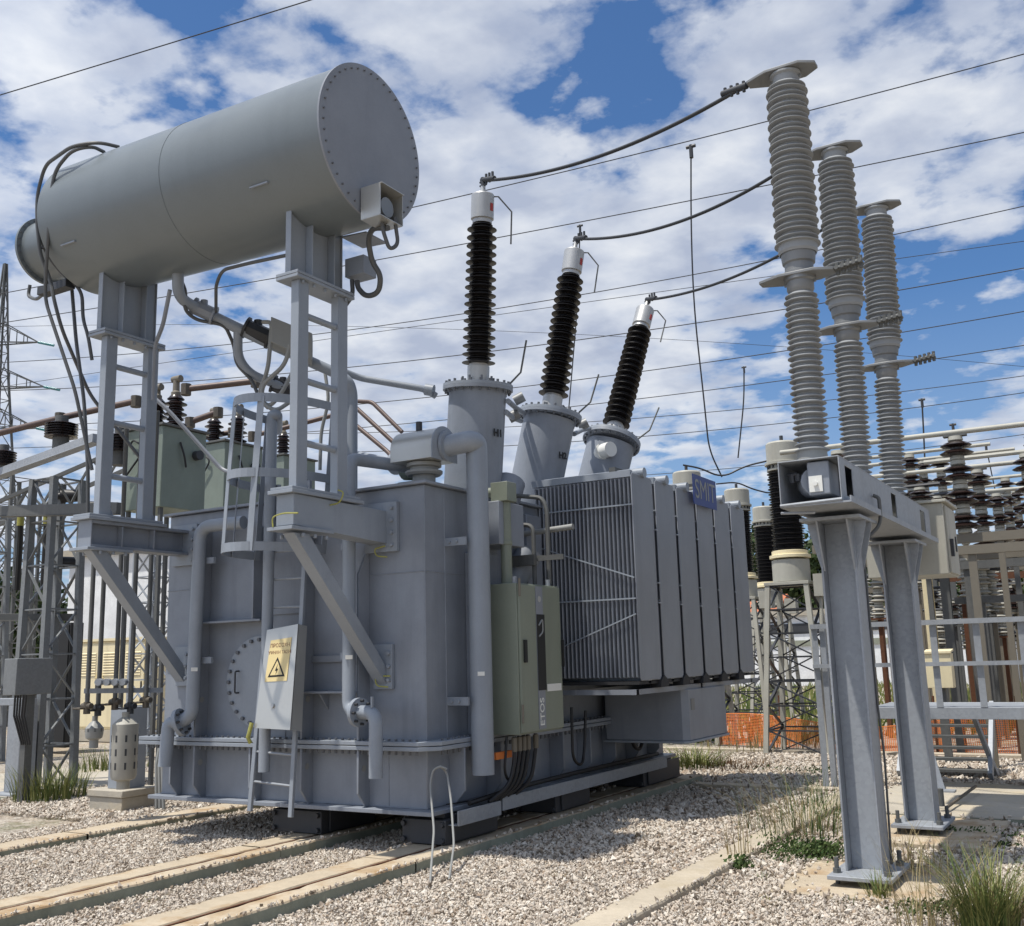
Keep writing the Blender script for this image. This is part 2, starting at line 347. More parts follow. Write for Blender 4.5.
# ------------------------------------------------------------------ ground, slabs, kerbs
def structure(m, name, mat, **k):
    return tag(m.build(name, mat, **k), None, None, kind='structure')
g = MB(); g._a([(-600, -60, -.02), (600, -60, -.02), (600, 900, -.02), (-600, 900, -.02)], [(0, 1, 2, 3)])
structure(g, 'ground', 'ground', smooth=0, origin=(0, 0, 0))
def slab(name, x0, x1, y0, y1, z, groove=None, mat='conc', side='concs'):
    m = MB(); seg = max(10, int((y1 - y0) / .11)); r = random.Random(int(x0 * 100) + 7); top0 = len(m.v)
    ys = [y0 + (y1 - y0) * k / seg for k in range(seg + 1)]
    def edge(): 
        e = [r.uniform(-.004, .004) for _ in ys]
        for _ in range(seg // 7):
            k = r.randrange(1, seg); e[k] += r.uniform(.004, .02)
        return e
    xs = [x0, x1] if groove is None else [x0, groove - .035, groove + .035, x1]
    def strip(a, b):
        ea, eb = edge(), edge(); dz = [r.uniform(-.003, .003) for _ in ys]
        for k in range(seg):
            if k % 70 == 69: continue                          # an open joint between two cast lengths
            p = [(a + ea[k], ys[k], z + dz[k]), (b - eb[k], ys[k], z + dz[k]), (b - eb[k + 1], ys[k + 1], z + dz[k + 1]), (a + ea[k + 1], ys[k + 1], z + dz[k + 1])] 
            if k % 70 == 68: p[2] = (p[2][0], p[2][1] + .10, p[2][2]); p[3] = (p[3][0], p[3][1] + .10, p[3][2])
            m.m = 0; m._a(p, [(0, 1, 2, 3)]); m.m = 1; o = .012
            for u, v, sx in ((1, 2, 1), (3, 0, -1)):
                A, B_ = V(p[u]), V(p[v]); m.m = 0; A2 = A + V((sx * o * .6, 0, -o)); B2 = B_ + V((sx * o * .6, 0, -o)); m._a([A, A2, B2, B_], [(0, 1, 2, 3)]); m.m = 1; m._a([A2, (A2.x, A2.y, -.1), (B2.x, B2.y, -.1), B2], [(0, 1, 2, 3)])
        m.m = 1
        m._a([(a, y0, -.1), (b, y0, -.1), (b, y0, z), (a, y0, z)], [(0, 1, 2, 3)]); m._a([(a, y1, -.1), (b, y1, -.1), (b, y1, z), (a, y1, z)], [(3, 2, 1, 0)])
    for a, b in zip(xs[0::2], xs[1::2]): strip(a, b)
    if groove is not None:
        m.m = 2; m.box(groove - .034, groove + .034, y0, y1, -.05, z - .04); m.box(groove - .034, groove - .012, y0, y1, z - .0399, z - .008)
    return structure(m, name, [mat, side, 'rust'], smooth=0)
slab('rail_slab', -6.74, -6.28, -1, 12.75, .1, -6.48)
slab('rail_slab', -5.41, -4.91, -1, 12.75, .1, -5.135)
slab('kerb', -9.08, -8.72, -1, 13.0, .07)
slab('kerb', -3.05, -2.8, 5.0, 12.2, .06, None, 'kerb', 'kerb')
slab('kerb', -4.85, 1.5, 12.2, 12.42, .05, None, 'kerb', 'kerb')
slab('kerb', -9.0, -1.0, 16.6, 16.85, .05, None, 'kerb', 'kerb')
slab('foundation_slab', -2.32, -1.28, 7.12, 8.3, .026, None, 'conc', 'conc')
slab('foundation_slab', -2.28, -1.2, 9.1, 10.6, .046, None, 'conc', 'conc')
slab('concrete_apron', -2.6, 3.2, 10.6, 13.2, .055, None, 'concg')
slab('concrete_apron', -15.5, -12.2, 8.4, 11.2, .03, None, 'concg')

BLOCK = [(-6.74, -6.28, -1, 12.75, .05, .104), (-5.41, -4.91, -1, 12.75, .05, .104), (-9.08, -8.72, -1, 13, .06, .074), (-3.05, -2.8, 5, 12.2, .05, .064), (-2.32, -1.28, 7.12, 8.3, .22, .03),
         (-2.28, -1.2, 9.1, 10.6, .16, .05), (-2.6, 3.2, 10.6, 13.2, .16, .059), (-15.5, -12.2, 8.4, 11.2, .3, .034), (-4.85, 1.5, 12.2, 12.42, .05, .054)]
def gravel():
    t = (1 + 5 ** .5) / 2
    iv = np.array([(-1, t, 0), (1, t, 0), (-1, -t, 0), (1, -t, 0), (0, -1, t), (0, 1, t), (0, -1, -t), (0, 1, -t), (t, 0, -1), (t, 0, 1), (-t, 0, -1), (-t, 0, 1)], float)
    iv /= np.linalg.norm(iv[0])
    fc = np.array([(0, 11, 5), (0, 5, 1), (0, 1, 7), (0, 7, 10), (0, 10, 11), (1, 5, 9), (5, 11, 4), (11, 10, 2), (10, 7, 6), (7, 1, 8), (3, 9, 4), (3, 4, 2), (3, 2, 6), (3, 6, 8), (3, 8, 9), (4, 9, 5), (2, 4, 11), (6, 2, 10), (8, 6, 7), (9, 8, 1)])
    oc = np.array([(1, 0, 0), (-1, 0, 0), (0, 1, 0), (0, -1, 0), (0, 0, 1), (0, 0, -1)], float)
    of = np.array([(0, 2, 4), (2, 1, 4), (1, 3, 4), (3, 0, 4), (2, 0, 5), (1, 2, 5), (3, 1, 5), (0, 3, 5)])
    VS, FS, TN, base = [], [], [], 0
    for x0, x1, y0, y1, den, rad, (bv, bf) in ((-9.8, .6, 3.6, 7.6, 5200, .0112, (oc, of)), (-12.5, .9, 7.6, 10.2, 2000, .0158, (oc, of)), (-14, 1., 10.2, 16.5, 800, .021, (oc, of))):
        n = int((x1 - x0) * (y1 - y0) * den); P = np.stack([rng.uniform(x0, x1, n), rng.uniform(y0, y1, n)], 1)
        d = (np.c_[P, np.zeros(n)] - np.array(EYE)) @ np.array(RM)
        px = 512 + F * d[:, 0] / -d[:, 2]; py = 463 - F * d[:, 1] / -d[:, 2]
        ok = (d[:, 2] < 0) & (px > -140) & (px < 1165) & (py < 1040); zo = np.zeros(n)
        for a0, a1, b0, b1, mg, zz in BLOCK:
            ins = np.minimum(np.minimum(P[:, 0] - a0, a1 - P[:, 0]), np.minimum(P[:, 1] - b0, b1 - P[:, 1]))
            keep = ins < rng.uniform(0, 1, n) ** 4 * mg * (rng.uniform(0, 1, n) < .30); ok &= (ins < -.006) | (keep & (ins < mg)); zo = np.where((ins > -.006), zz, zo)
        P = P[ok]; zo = zo[ok]; n = len(P); s = rad * np.exp(rng.normal(-.05, .33, n)); nv = len(bv)
        q, _ = np.linalg.qr(rng.normal(size=(n, 3, 3))); sc_ = np.stack([s * rng.uniform(.9, 1.5, n), s * rng.uniform(.7, 1.1, n), s * rng.uniform(.45, .8, n)], 1)
        vs = bv[None] * rng.uniform(.72, 1.2, (n, nv, 1)) * sc_[:, None]; vs = np.einsum('nij,nkj->nki', q, vs)
        vs[:, :, 0] += P[:, 0, None]; vs[:, :, 1] += P[:, 1, None]; vs[:, :, 2] += (zo + rng.uniform(-.004, .022, n) * (zo == 0) + .004)[:, None]
        VS.append(vs.reshape(-1, 3)); FS.append((bf[None] + base + (np.arange(n) * nv)[:, None, None]).reshape(-1)); base += n * nv
        big = .5 + .5 * np.sin(P[:, 0] * 1.1 + 1.7 * np.sin(P[:, 1] * .7)) * np.sin(P[:, 1] * 1.3 + P[:, 0] * .5)
        TN.append(np.repeat(np.clip(rng.uniform(0, 1, n) - .14 * big, 0, 1), nv))
    VS = np.concatenate(VS); FS = np.concatenate(FS); TN = np.concatenate(TN); nf = len(FS) // 3
    me = bpy.data.meshes.new('gravel'); me.vertices.add(len(VS)); me.vertices.foreach_set('co', VS.reshape(-1))
    me.loops.add(nf * 3); me.loops.foreach_set('vertex_index', FS.astype(np.int32))
    me.polygons.add(nf); me.polygons.foreach_set('loop_start', np.arange(0, nf * 3, 3, dtype=np.int32)); me.polygons.foreach_set('loop_total', np.full(nf, 3, np.int32))
    me.shade_flat(); me.update(); a = me.attributes.new('tone', 'FLOAT', 'POINT'); a.data.foreach_set('value', TN.astype(np.float32))
    me.materials.append(M['stone']); o = bpy.data.objects.new('gravel', me); COL.objects.link(o)
    tag(o, 'pale crushed limestone gravel spread between the concrete slabs', 'gravel', kind='stuff')
gravel()

# ------------------------------------------------------------------ the power transformer
T = thing('power_transformer', 'large grey oil-filled power transformer with a round conservator drum on top and finned radiators', 'transformer', (-6.8, 9.7, .1))
X0, X1, Y0, Y1 = -8.42, -5.22, 7.3, 12.3
m = MB(); m.box(X0, X1, Y0, Y1, .38, 3.11)
tank = m.build('tank', 'grey', T, bevel=.012)
m = MB(); m.box(X0 - .05, X1 + .12, Y0 - .12, Y1 + .1, .345, .38)                       # base plate
for x in (-8.15, -7.83, -7.11, -6.49, -5.85):
    m.prism([(x, Y0, .38), (x, Y0 - .05, .38), (x, Y0 - .15, .50), (x, Y0 - .15, .855), (x, Y0, .855)], (.022, 0, 0))
for y in (7.62, 8.21, 8.80, 9.4, 10., 10.6, 11.2, 11.8):
    m.prism([(X1, y, .38), (X1 + .05, y, .38), (X1 + .16, y, .50), (X1 + .16, y, .855), (X1, y, .855)], (0, .022, 0))
m.build('base_skirt', 'grey', tank, bevel=.004)
m = MB()
xa, xb, ya, yb = X0 - .15, X1 + .17, Y0 - .17, Y1 + .15
for z0, z1 in ((.858, .893), (.899, .934)):
    c = .14
    m.prism([(xa, ya, z0), (xb - c, ya, z0), (xb, ya + c, z0), (xb, yb, z0), (xa, yb, z0)], (0, 0, z1 - z0))
m.build('bolted_flange', 'light', tank, bevel=.004)
m = MB(); n = 46
for z, d in ((.934, (0, 0, 1)), (.858, (0, 0, -1))):
    m.bolts((xa + .05, ya + .05, z), (xb - .15, ya + .05, z), n, d, .012, .018 if z > .9 else .035)
    m.bolts((xb - .05, ya + .18, z), (xb - .05, yb - .1, z), 60, d, .012, .018 if z > .9 else .04)
m.build('flange_bolt_row', 'bolt', tank)
m = MB(); m.box(X0 - .05, X1 + .05, Y0 - .05, Y1 + .05, 3.111, 3.137); m.build('cover', 'grey', tank, bevel=.004)
for x, zt in ((-7.83, 2.95), (-7.11, 2.9), (-6.49, 2.95), (-5.85, 2.55)):
    m = MB(); z0 = .935 if x not in (-7.11,) else 2.02
    m.prism([(x, Y0, z0), (x, Y0 - .15, z0), (x, Y0 - .15, zt - .2), (x, Y0 - .04, zt), (x, Y0, zt)], (.022, 0, 0))
    m.build('rib', 'grey', tank, bevel=.003)
m = MB(); m.box(-7.808, -7.0, Y0 - .15, Y0, 1.995, 2.015); m.box(-6.47, -5.852, Y0 - .15, Y0, 1.33, 1.35); m.box(-7.08, -6.5, Y0 - .02, Y0, 2.05, 2.95)
m.prism([(-6.3, Y0, 1.33), (-6.3, Y0 - .13, 1.33), (-6.3, Y0, 1.18)], (.015, 0, 0)); m.prism([(-6.05, Y0, 1.33), (-6.05, Y0 - .13, 1.33), (-6.05, Y0, 1.18)], (.015, 0, 0))
m.box(-6.47, -5.86, Y0 - .03, Y0, 1.60, 1.66); m.box(-8.4, -7.85, Y0 - .03, Y0, 1.62, 1.68)
m.each('stiffener', 'grey', tank, bevel=.003)
m = MB()                                                                               # pocket on the long side
m.box(X1, X1 + .14, 7.92, 8.28, .94, 2.55); m.box(X1, X1 + .30, 8.05, 8.5, 2.62, 3.02); m.box(X1, X1 + .1, 8.9, 9.2, .94, 3.0)
m.each('side_pocket', 'grey', tank, bevel=.006)
m = MB()
for x, y, z in ((-7.807, 7.22, 1.28), (-6.467, 7.22, 1.28), (-7.807, 7.22, .70), (-7.087, 7.22, .70), (-6.467, 7.22, .70), (-5.827, 7.22, .70)): m.cyl((x, y, z), (x + .004, y, z), .028, 14)
m.each('rib_light_disc', 'hosel', tank)  # pale discs painted for the light seen through the rib holes

m = MB(); o_ = V((-7.08, Y0, 1.44)); m.cyl(o_ + V((0, -.02, 0)), o_ + V((0, -.06, 0)), .42, 48)
man = m.build('manhole_cover', 'light', T, bevel=.003)
m = MB(); m.cyl(o_, o_ + V((0, -.0195, 0)), .405, 48); m.build('rim_shadow_ring', 'mblk', man)  # dark ring stands in for the shadow line round the cover's rim
m = MB(); m.ring(o_ + V((0, -.06, 0)), (0, -1, 0), .385, .018, .025, 24); m.build('cover_bolt_row', 'bolt', man)
m = MB(); m.tube([(-7.34, 7.245, 1.34), (-7.34, 7.19, 1.34), (-7.34, 7.19, 1.54), (-7.34, 7.245, 1.54)], .008, 6, bend=.02); m.build('handle', 'dark', man)

for x0, x1, ya, yb in ((-7.0, -6.42, 7.36, 8.1), (-5.5, -5.06, 7.32, 8.1), (-7.0, -6.42, 9.2, 9.9), (-5.5, -5.06, 9.2, 9.9), (-7., -6.42, 11.0, 12.3), (-5.5, -5.06, 11.3, 12.35)):
    m = MB(); m.box(x0, x1, ya, yb, .105, .30); m.box(x0 + .06, x1 - .06, ya + .08, yb - .06, .30, .345)
    m.box(x0 - .02, x0 + .0, ya + .1, yb, .12, .34); m.box(x1, x1 + .02, ya + .1, yb, .12, .34)
    sk = m.build('skid', 'dark', T, bevel=.006)
    m = MB()
    for ux in (.06, .94):
        for z in (.14, .265): m.cyl((x0 + (x1 - x0) * ux, ya, z), (x0 + (x1 - x0) * ux, ya - .03, z), .022, 6)
    m.each('bolt', 'dark', sk)

# conservator drum
CX, CY, CZ, CR, CL = -5.11, 6.42, 5.89, .662, 3.55; CD = V((1, 0, -.027)).normalized(); CC = V((CX, CY, CZ))
m = MB(); m.lathe([(CR, 0), (CR, CL)], CC - CD * CL, CD, 96); m.lathe([(CR - .01, 0), (CR + .003, .002), (CR + .003, .012), (CR - .01, .014)], CC - CD * CL * .52, CD, 96, cap=False)
cons = m.build('conservator', 'tank', T, smooth=30)
m = MB(); m.lathe([(CR - .02, 0), (CR + .012, .002), (CR + .012, .02), (CR - .02, .024)], CC, CD, 96); m.build('end_cap', 'panel', cons, smooth=30)
m = MB(); m.ring(CC + CD * .024, CD, CR - .035, .0085, .014, 44); m.ring(CC - CD * .06, CD, CR, .006, .006, 0) if 0 else None; m.build('end_cap_bolt_row', 'bolt', cons)
m = MB(); sc0 = CC - CD * (CL + .80) + V((0, 0, -.07)); m.lathe([(.355, 0), (.355, .03), (.31, .032), (.31, .82)], sc0, CD, 48)
m.lathe([(CR - .06, 0), (CR, .05)], CC - CD * (CL + .05), CD, 64)
m.build('small_chamber', 'tank', cons, smooth=30)
m = MB(); m.ring(sc0 - CD * .01, CD, .333, .010, .05, 28); m.build('chamber_bolt_row', 'bolt', cons)
# level gauge box at the foot of the end cap
gb = at(383, 202, 6.42); gx = CC.x + .02
m = MB(); bx0, bx1, by0, by1, bz0, bz1 = gx, gx + .20, 6.27, 6.57, 5.165, 5.43
m.box(bx0, bx1, by0, by0 + .008, bz0, bz1); m.box(bx0, bx1 + .02, by0, by1, bz1, bz1 + .008); m.box(bx0, bx1, by1, by1 + .008, bz0, bz1); m.box(bx0, bx1, by0, by1, bz0 - .008, bz0 - .001)
gauge = m.build('level_gauge', 'steel', cons)
m = MB(); m.box(bx0 + .001, bx0 + .012, by0 + .01, by1 - .002, bz0, bz1); m.build('back_plate', 'dark', gauge)
m = MB(); m.cyl((bx0 + .05, 6.43, 5.29), (bx0 + .15, 6.43, 5.29), .085, 24); m.build('dial', 'glass', gauge)
m = MB(); m.tube([(bx0 + .12, 6.40, 5.22), (bx0 + .12, 6.40, 5.1), (bx0 + .14, 6.47, 4.93), (bx0 + .17, 6.55, 5.0), (bx0 + .17, 6.5, 5.22)], .017, 8, bend=.08); m.build('gauge_cable', 'hose', cons)
m = MB()
for px, py in ((300, 186), (85, 249)):
    pass
m.box(-5.95, -5.75, 5.865, 5.885, 5.505, 5.517); m.box(-8.42, -8.22, 5.865, 5.885, 5.575, 5.587); m.cyl((-6.6, CY, CZ + CR), (-6.6, CY, CZ + CR + .07), .035, 10); m.each('lifting_lug', 'light', cons)

# supports: bracket, strut, posts, cradle
def support(xr, ye, zb, zt, yp, ibeam):
    w = .185; x0 = xr - w
    m = MB()
    if ibeam:
        m.box(x0, xr, ye + .01, Y0 - .01, zt - .03, zt); m.box(x0, xr, ye + .01, Y0 - .01, zb, zb + .025); m.box(x0 + .07, x0 + .1, ye + .01, Y0, zb + .025, zt - .03); m.box(x0, xr, ye, ye + .012, zb, zt)
        for y in (ye + .35, ye + .72): m.box(x0 + .1, xr - .012, y, y + .015, zb + .025, zt - .03)
    else: m.prism([(x0, ye, zb + .03), (x0, Y0, zb - .03), (x0, Y0, zt - .02), (x0, ye, zt)], (w, 0, 0))
    sp = m.build('conservator_support', 'light' if not ibeam else 'grey', T, bevel=.004)
    m = MB(); m.box(x0 - .05, xr + .03, ye - .05, ye + .84, zt + .001, zt + .031); m.box(x0 - .03, xr + .02, ye - .04, ye + .80, zt + .033, zt + .055)
    m.box(x0 - .05, xr + .03, ye - .05, ye + .45, zb - .03 + (.0 if ibeam else .02), zb - .002 + (.0 if ibeam else .02))
    m.box(x0 - .06, xr + .11, Y0 - .045, Y0 - .003, zb - .1, zt + .06)
    m.bolts((x0 - .03, ye + .03, zb - .03), (x0 - .03, ye + .45, zb - .03), 3, (0, 0, -1), .016, .03); m.bolts((xr + .01, ye + .03, zb - .03), (xr + .01, ye + .45, zb - .03), 3, (0, 0, -1), .016, .03)
    m.bolts((xr + .06, Y0 - .045, zb - .1), (xr + .06, Y0 - .045, zt + .06), 4, (0, -1, 0), .018, .025)
    m.build('bolted_plate', 'light', sp, bevel=.003)
    m = MB(); zs = zb - .03; xm = (x0 + xr) / 2 + .02
    m.prism([(xm - .06, ye + .02, zs), (xm - .06, ye + .20, zs), (xm - .06, Y0 - .04, 1.55 + (zb - 2.64)), (xm - .06, Y0 - .04, 1.40 + (zb - 2.64))], (.12, 0, 0))
    m.build('strut', 'light', sp, bevel=.004)
    m = MB(); zz = 1.5 + (zb - 2.64); m.box(xm - .08, xm + .12, Y0 - .04, Y0 - .003, zz - .14, zz + .24); m.bolts((xm + .09, Y0 - .04, zz - .12), (xm + .09, Y0 - .04, zz + .22), 3, (0, -1, 0), .018, .025); m.build('wall_plate', 'light', sp, bevel=.003)
    ztp = 4.72; zf = zt + .056
    for y in yp:
        m = MB(); m.box(xr - .105, xr - .02, y, y + .125, zf, ztp)
        m.prism([(xr - .07, y + .126, zf), (xr - .07, y + .20, zf), (xr - .07, y + .126, zf + .13)], (.012, 0, 0)); m.build('post', 'light', sp, bevel=.008)
    m = MB()
    for k in range(3):
        z = zf + (ztp - zf) * (.22, .52, .84)[k]; m.cyl((xr - .06, yp[0] + .12, z), (xr - .06, yp[1] + .005, z - .0), .028, 12)
    m.each('cross_tube', 'light', sp)
    # cradle under the drum
    m = MB(); x0c, x1c = xr - .22, xr + .02
    m.box(x0c, x1c, yp[0] - .06, yp[1] + .17, ztp + .001, ztp + .028); m.box(x0c, x1c, yp[0] - .06, yp[1] + .17, ztp + .032, ztp + .058)
    m.bolts((xr - .01, yp[0] - .03, ztp), (xr - .01, yp[1] + .15, ztp), 5, (0, 0, -1), .014, .03)
    zc = CZ - (xr - CX) * .027 * 1.0
    def surf(y): return zc - math.sqrt(max(.02, CR ** 2 - (y - CY) ** 2)) + .004
    ys = [yp[0] - .02 + (yp[1] - yp[0] + .15) * k / 12 for k in range(13)]
    m.prism([(xr - .12, ys[0], ztp + .058), (xr - .12, ys[-1], ztp + .058)] + [(xr - .12, y, surf(y)) for y in ys[::-1]], (.014, 0, 0))
    for y in (ys[0], ys[-1]): m.box(xr - .15, xr - .09, y - .006, y + .006, ztp + .058, surf(y) + .05)
    for y in (ys[0] + .2, ys[-1] - .17): m.box(xr - .105, xr - .03, y - .006, y + .006, ztp + .058, surf(y) + .02)
    m.build('cradle', 'light', sp, bevel=.003)
    return sp
sr = support(-5.60, 6.07, 2.64, 2.92, (6.12, 6.62), False)
sl = support(-8.09, 6.11, 2.69, 2.94, (6.2, 6.69), True)
m = MB()
for a in (((273, 527), (272, 517), (283, 513), (298, 513)), ((330, 505), (340, 503), (344, 492), (338, 490)), ((385, 546), (374, 549), (376, 556), (387, 557)), ((390, 676), (375, 676), (376, 686), (388, 687))):
    m.tube([at(px, py, 6.02 if px < 310 else 6.5 if px < 360 else 7.22) for px, py in a], .0065, 6, bend=.05)
m.each('earthing_strap', 'yg', T)

# bushings
def tip(base, px, py, L, far):
    d = ray(px, py); oc = EYE - base; a = d.dot(d); b = 2 * d.dot(oc); c = oc.dot(oc) - L * L; q = b * b - 4 * a * c
    if q <= 0: return EYE + d * (-b / (2 * a))
    t = (-b + (1 if far else -1) * math.sqrt(q)) / (2 * a); return EYE + d * t
def bushing(base, top, foot, red, label):
    d = (top - base).normalized(); L = (top - base).length
    m = MB(); td = (base - foot); tl = td.length
    m.cyl(foot, base - td.normalized() * .05, .29, 48); m.lathe([(.29, -.06), (.355, -.055), (.355, -.025)], base, d, 48)
    bu = m.build('high_voltage_bushing', 'grey', T); bu['label'] = label
    m = MB(); m.lathe([(.355, -.024), (.355, .006), (.20, .014), (.17, .03), (.17, .04)], base, d, 48); m.build('mounting_flange', 'light', bu)
    m = MB(); m.ring(base, d, .325, .014, .035, 22); m.ring(base + d * .02, d, .16, .012, .07, 8); m.ring(base - d * .055, -d, .325, .013, .03, 22); m.build('flange_bolt_row', 'bolt', bu)
    m = MB(); m.lathe([(.112, .035), (.112, .20), (.095, .205), (.095, .23)], base, d, 28)
    for k in range(12): pass
    m.build('lower_sleeve', 'alu', bu)
    n = 34; z0, z1 = .22, L - .34; pt = (z1 - z0) / n
    m = MB(); m.lathe(sheds(.092, .170, .128, pt, n, z0, .080, .152), base, d, 36); m.build('insulator', 'shed', bu, smooth=25)
    m = MB(); m.lathe([(.10, L - .345), (.10, L - .31), (.118, L - .30), (.118, L - .05), (.112, L - .04), (.04, L - .03), (.026, L + .02), (.022, L + .1)], base, d, 36); m.build('cap', 'alu', bu, smooth=30)
    a = d.orthogonal().normalized(); s = V((.6, .75, 0)); s = (s - d * s.dot(d)).normalized(); e = d.cross(s)
    m = MB(); c = base + d * (L - .19) + s * .119; c2 = V((s.x * -.25 + .85, s.y * .2 - .55, 0)).normalized(); c2 = (c2 - d * c2.dot(d)).normalized()
    cc = base + d * (L - .18); c2 = (c2 + V((.45, .35, 0))).normalized(); c2 = (c2 - d * c2.dot(d)).normalized(); m.prism([cc + c2 * .1185 - d * .05 + c2.cross(d) * -.02, cc + c2 * .1185 - d * .05 + c2.cross(d) * .02, cc + c2 * .1185 + d * .03 + c2.cross(d) * .02, cc + c2 * .1185 + d * .03 + c2.cross(d) * -.02], c2 * .004); m.build('rating_mark', 'red', bu)
    rt = RM @ V((1, 0, 0))
    m = MB(); p = base + d * (L - .06) + rt * .1; m.tube([p, p + rt * .06, p + rt * .20 - d * .16, p + rt * .20 - d * .50], .0085, 6)
    p = base + rt * .32 + d * .02; m.tube([p, p + rt * .11 + d * .12, p + rt * .16 + d * .45], .010, 6); m.each('arcing_horn', 'galvd', bu)
    lettering('H' + red, .10, foot.lerp(base, .55) + V((.30, -.05, 0)), (.25, .97, 0), (0, 0, 1), 'blk', bu, 'phase_mark', .004)
    return base + d * (L + .09)
b1 = at(478, 386, 8.6); b2 = at(550.5, 414, 10.); b3 = at(612, 440, 11.3)
TIP = [bushing(b1, tip(b1, 483, 191, 2.03, True), V((-5.58, 8.62, 3.13)), '1', 'nearest black ribbed bushing, standing upright'),
       bushing(b2, tip(b2, 575, 248, 2.03, True), V((-5.66, 9.92, 3.13)), '2', 'middle black ribbed bushing, leaning away'),
       bushing(b3, tip(b3, 646, 307, 2.03, True), V((-5.5, 11.1, 3.13)), '3', 'farthest black ribbed bushing, leaning most')]
m = MB(); p = at(604, 451, 11.0); m.cyl(p, p + V((.12, -.06, .0)), .09, 20); m.cyl(p, p + V((-.1, .1, -.05)), .11, 20); m.build('bushing_gauge', 'white', T)

# radiators
XR, YR, ZB, ZT = -4.14, 9.3, 1.345, 3.385
rad0 = None
PITCH = .585
for k in range(6):
    y0 = YR + PITCH * k; y1 = y0 + .51
    m = MB(); nf = 25
    for i in range(1, nf):
        x = XR - .046 * i
        m.prism([(x, y0, ZB + .04), (x + .009, y0 + .012, ZB + .03), (x + .009, y1 - .012, ZB + .03), (x, y1, ZB + .04), (x - .009, y1 - .012, ZB + .03), (x - .009, y0 + .012, ZB + .03)], (0, 0, ZT - ZB - .10))
    rd = m.build('radiator', 'fin', T, smooth=0)
    m = MB(); m.prism([(XR - .014, y0, ZB + .03), (XR - .014, y0 + .03, ZB), (XR - .014, y1 - .03, ZB), (XR - .014, y1, ZB + .03), (XR - .014, y1, ZT - .04), (XR - .014, y1 - .03, ZT - .012), (XR - .014, y0 + .03, ZT - .012), (XR - .014, y0, ZT - .04)], (.014, 0, 0))
    m.build('outer_panel', 'panel', rd, bevel=.008)
    m = MB(); yc = (y0 + y1) / 2
    m.cyl((XR - 1.16, yc, ZT + .012), (XR + .035, yc, ZT + .012), .052, 18); m.box(XR - 1.14, XR - .013, y0 + .0, y0 + .06, ZT - .055, ZT + .012); m.cyl((XR - 1.08, yc, ZB + .02), (XR - .02, yc, ZB + .02), .05, 18)
    m.each('header_pipe', 'light', rd)
    m = MB()
    for z in (3.05, 2.13): m.box(XR - 1.0, XR - .01, y0 - .014, y0 - .004, z - .007, z + .007)
    if k == 0: m.bar((XR - 1.12, y0 - .022, 2.72), (XR - .01, y0 - .022, 2.33), .012); m.bar((XR - .90, y0 - .022, 1.66), (XR - .01, y0 - .022, 1.98), .012)
    for z in (ZT - .55, ZB + .75, ZB + .95): m.box(XR + .001, XR + .014, y1, y1 + .06, z, z + .014) if k < 5 else None
    m.each('brace', 'light', rd)
    m = MB()
    if k < 5: m.prism([(XR - .1, y1 - .07, ZB - .075), (XR - .1, y1 + .145, ZB - .075), (XR - .1, y1 + .13, ZB - .01), (XR - .1, y1 + .04, ZB + .04), (XR - .1, y1 - .05, ZB - .01)], (.115, 0, 0))
    m.box(XR - 1.0, XR - .02, y0 + .0, y1, ZB - .035, ZB - .005); m.each('bottom_tray', 'dark' if 0 else 'mblk', rd)
m = MB(); y1 = YR + 6 * PITCH
m.box(XR - .1, XR - .05, YR - .02, y1 + .2, ZB - .13, ZB - .08); m.box(XR - .75, XR - .70, YR - .02, y1, ZB - .13, ZB - .08); m.box(XR - 1.05, XR - .05, YR + .0, YR + .05, ZB - .13, ZB - .081)
m.box(XR - 1.05, XR - .05, YR + 1.7, YR + 1.75, ZB - .13, ZB - .081); m.box(XR - 1.05, XR - .05, y1 - .1, y1 - .05, ZB - .13, ZB - .081)
m.build('radiator_frame', 'panel', T)
m = MB(); yc = YR + PITCH * 3
for y in (YR + .26, YR + PITCH + .26, YR + 2 * PITCH + .26, YR + 4 * PITCH + .26, YR + 5 * PITCH + .2): pass
m.bar((XR - .3, YR + .2, ZT + .07), (XR - .3, YR + 5.7 * PITCH, ZT + .07), .07, .05); m.build('top_brace', 'galvd', T)
hx0, hx1, hy0, hy1 = -5.12, -4.17, 10.5, 11.7
m = MB(); c = .06
def plan(g, z): return [(hx0 - g, hy0 - g, z), (hx1 + g - c, hy0 - g, z), (hx1 + g, hy0 - g + c, z), (hx1 + g, hy1 + g, z), (hx0 - g, hy1 + g, z)]
m.prism(plan(0, .69), (0, 0, .53)); fh = m.build('fan_housing', 'grey', T, bevel=.008)
m = MB(); m.prism(plan(.018, .665), (0, 0, .024)); m.build('bottom_rim', 'light', fh, bevel=.004)
m = MB(); m.box(hx1 + .001, hx1 + .006, hy0 + .12, hy0 + .22, 1.0, 1.12); m.build('rating_plate', 'fit', fh)
# blue name board
pc = V((XR + .06, YR + 3.0 * PITCH - .33, 0)); za, zb_ = 3.22, 3.56; ya_, yb_ = atx(693, 490, XR + .06).y, atx(716, 500, XR + .06).y
m = MB(); m.box(XR + .058, XR + .066, ya_, yb_, za, zb_); nb = m.build('name_board', 'blue', T); nb['label'] = 'blue name board with tall pale letters'
lettering('SMIT', .31, (XR + .068, (ya_ + yb_) / 2, (za + zb_) / 2), (0, 1, 0), (0, 0, 1), 'hosel', nb)
m = MB(); m.bar((XR - .3, ya_ + .1, ZT + .06), (XR + .06, ya_ + .1, ZT + .06), .03); m.bar((XR - .3, yb_ - .1, ZT + .06), (XR + .06, yb_ - .1, ZT + .06), .03); m.each('board_arm', 'galvd', nb)

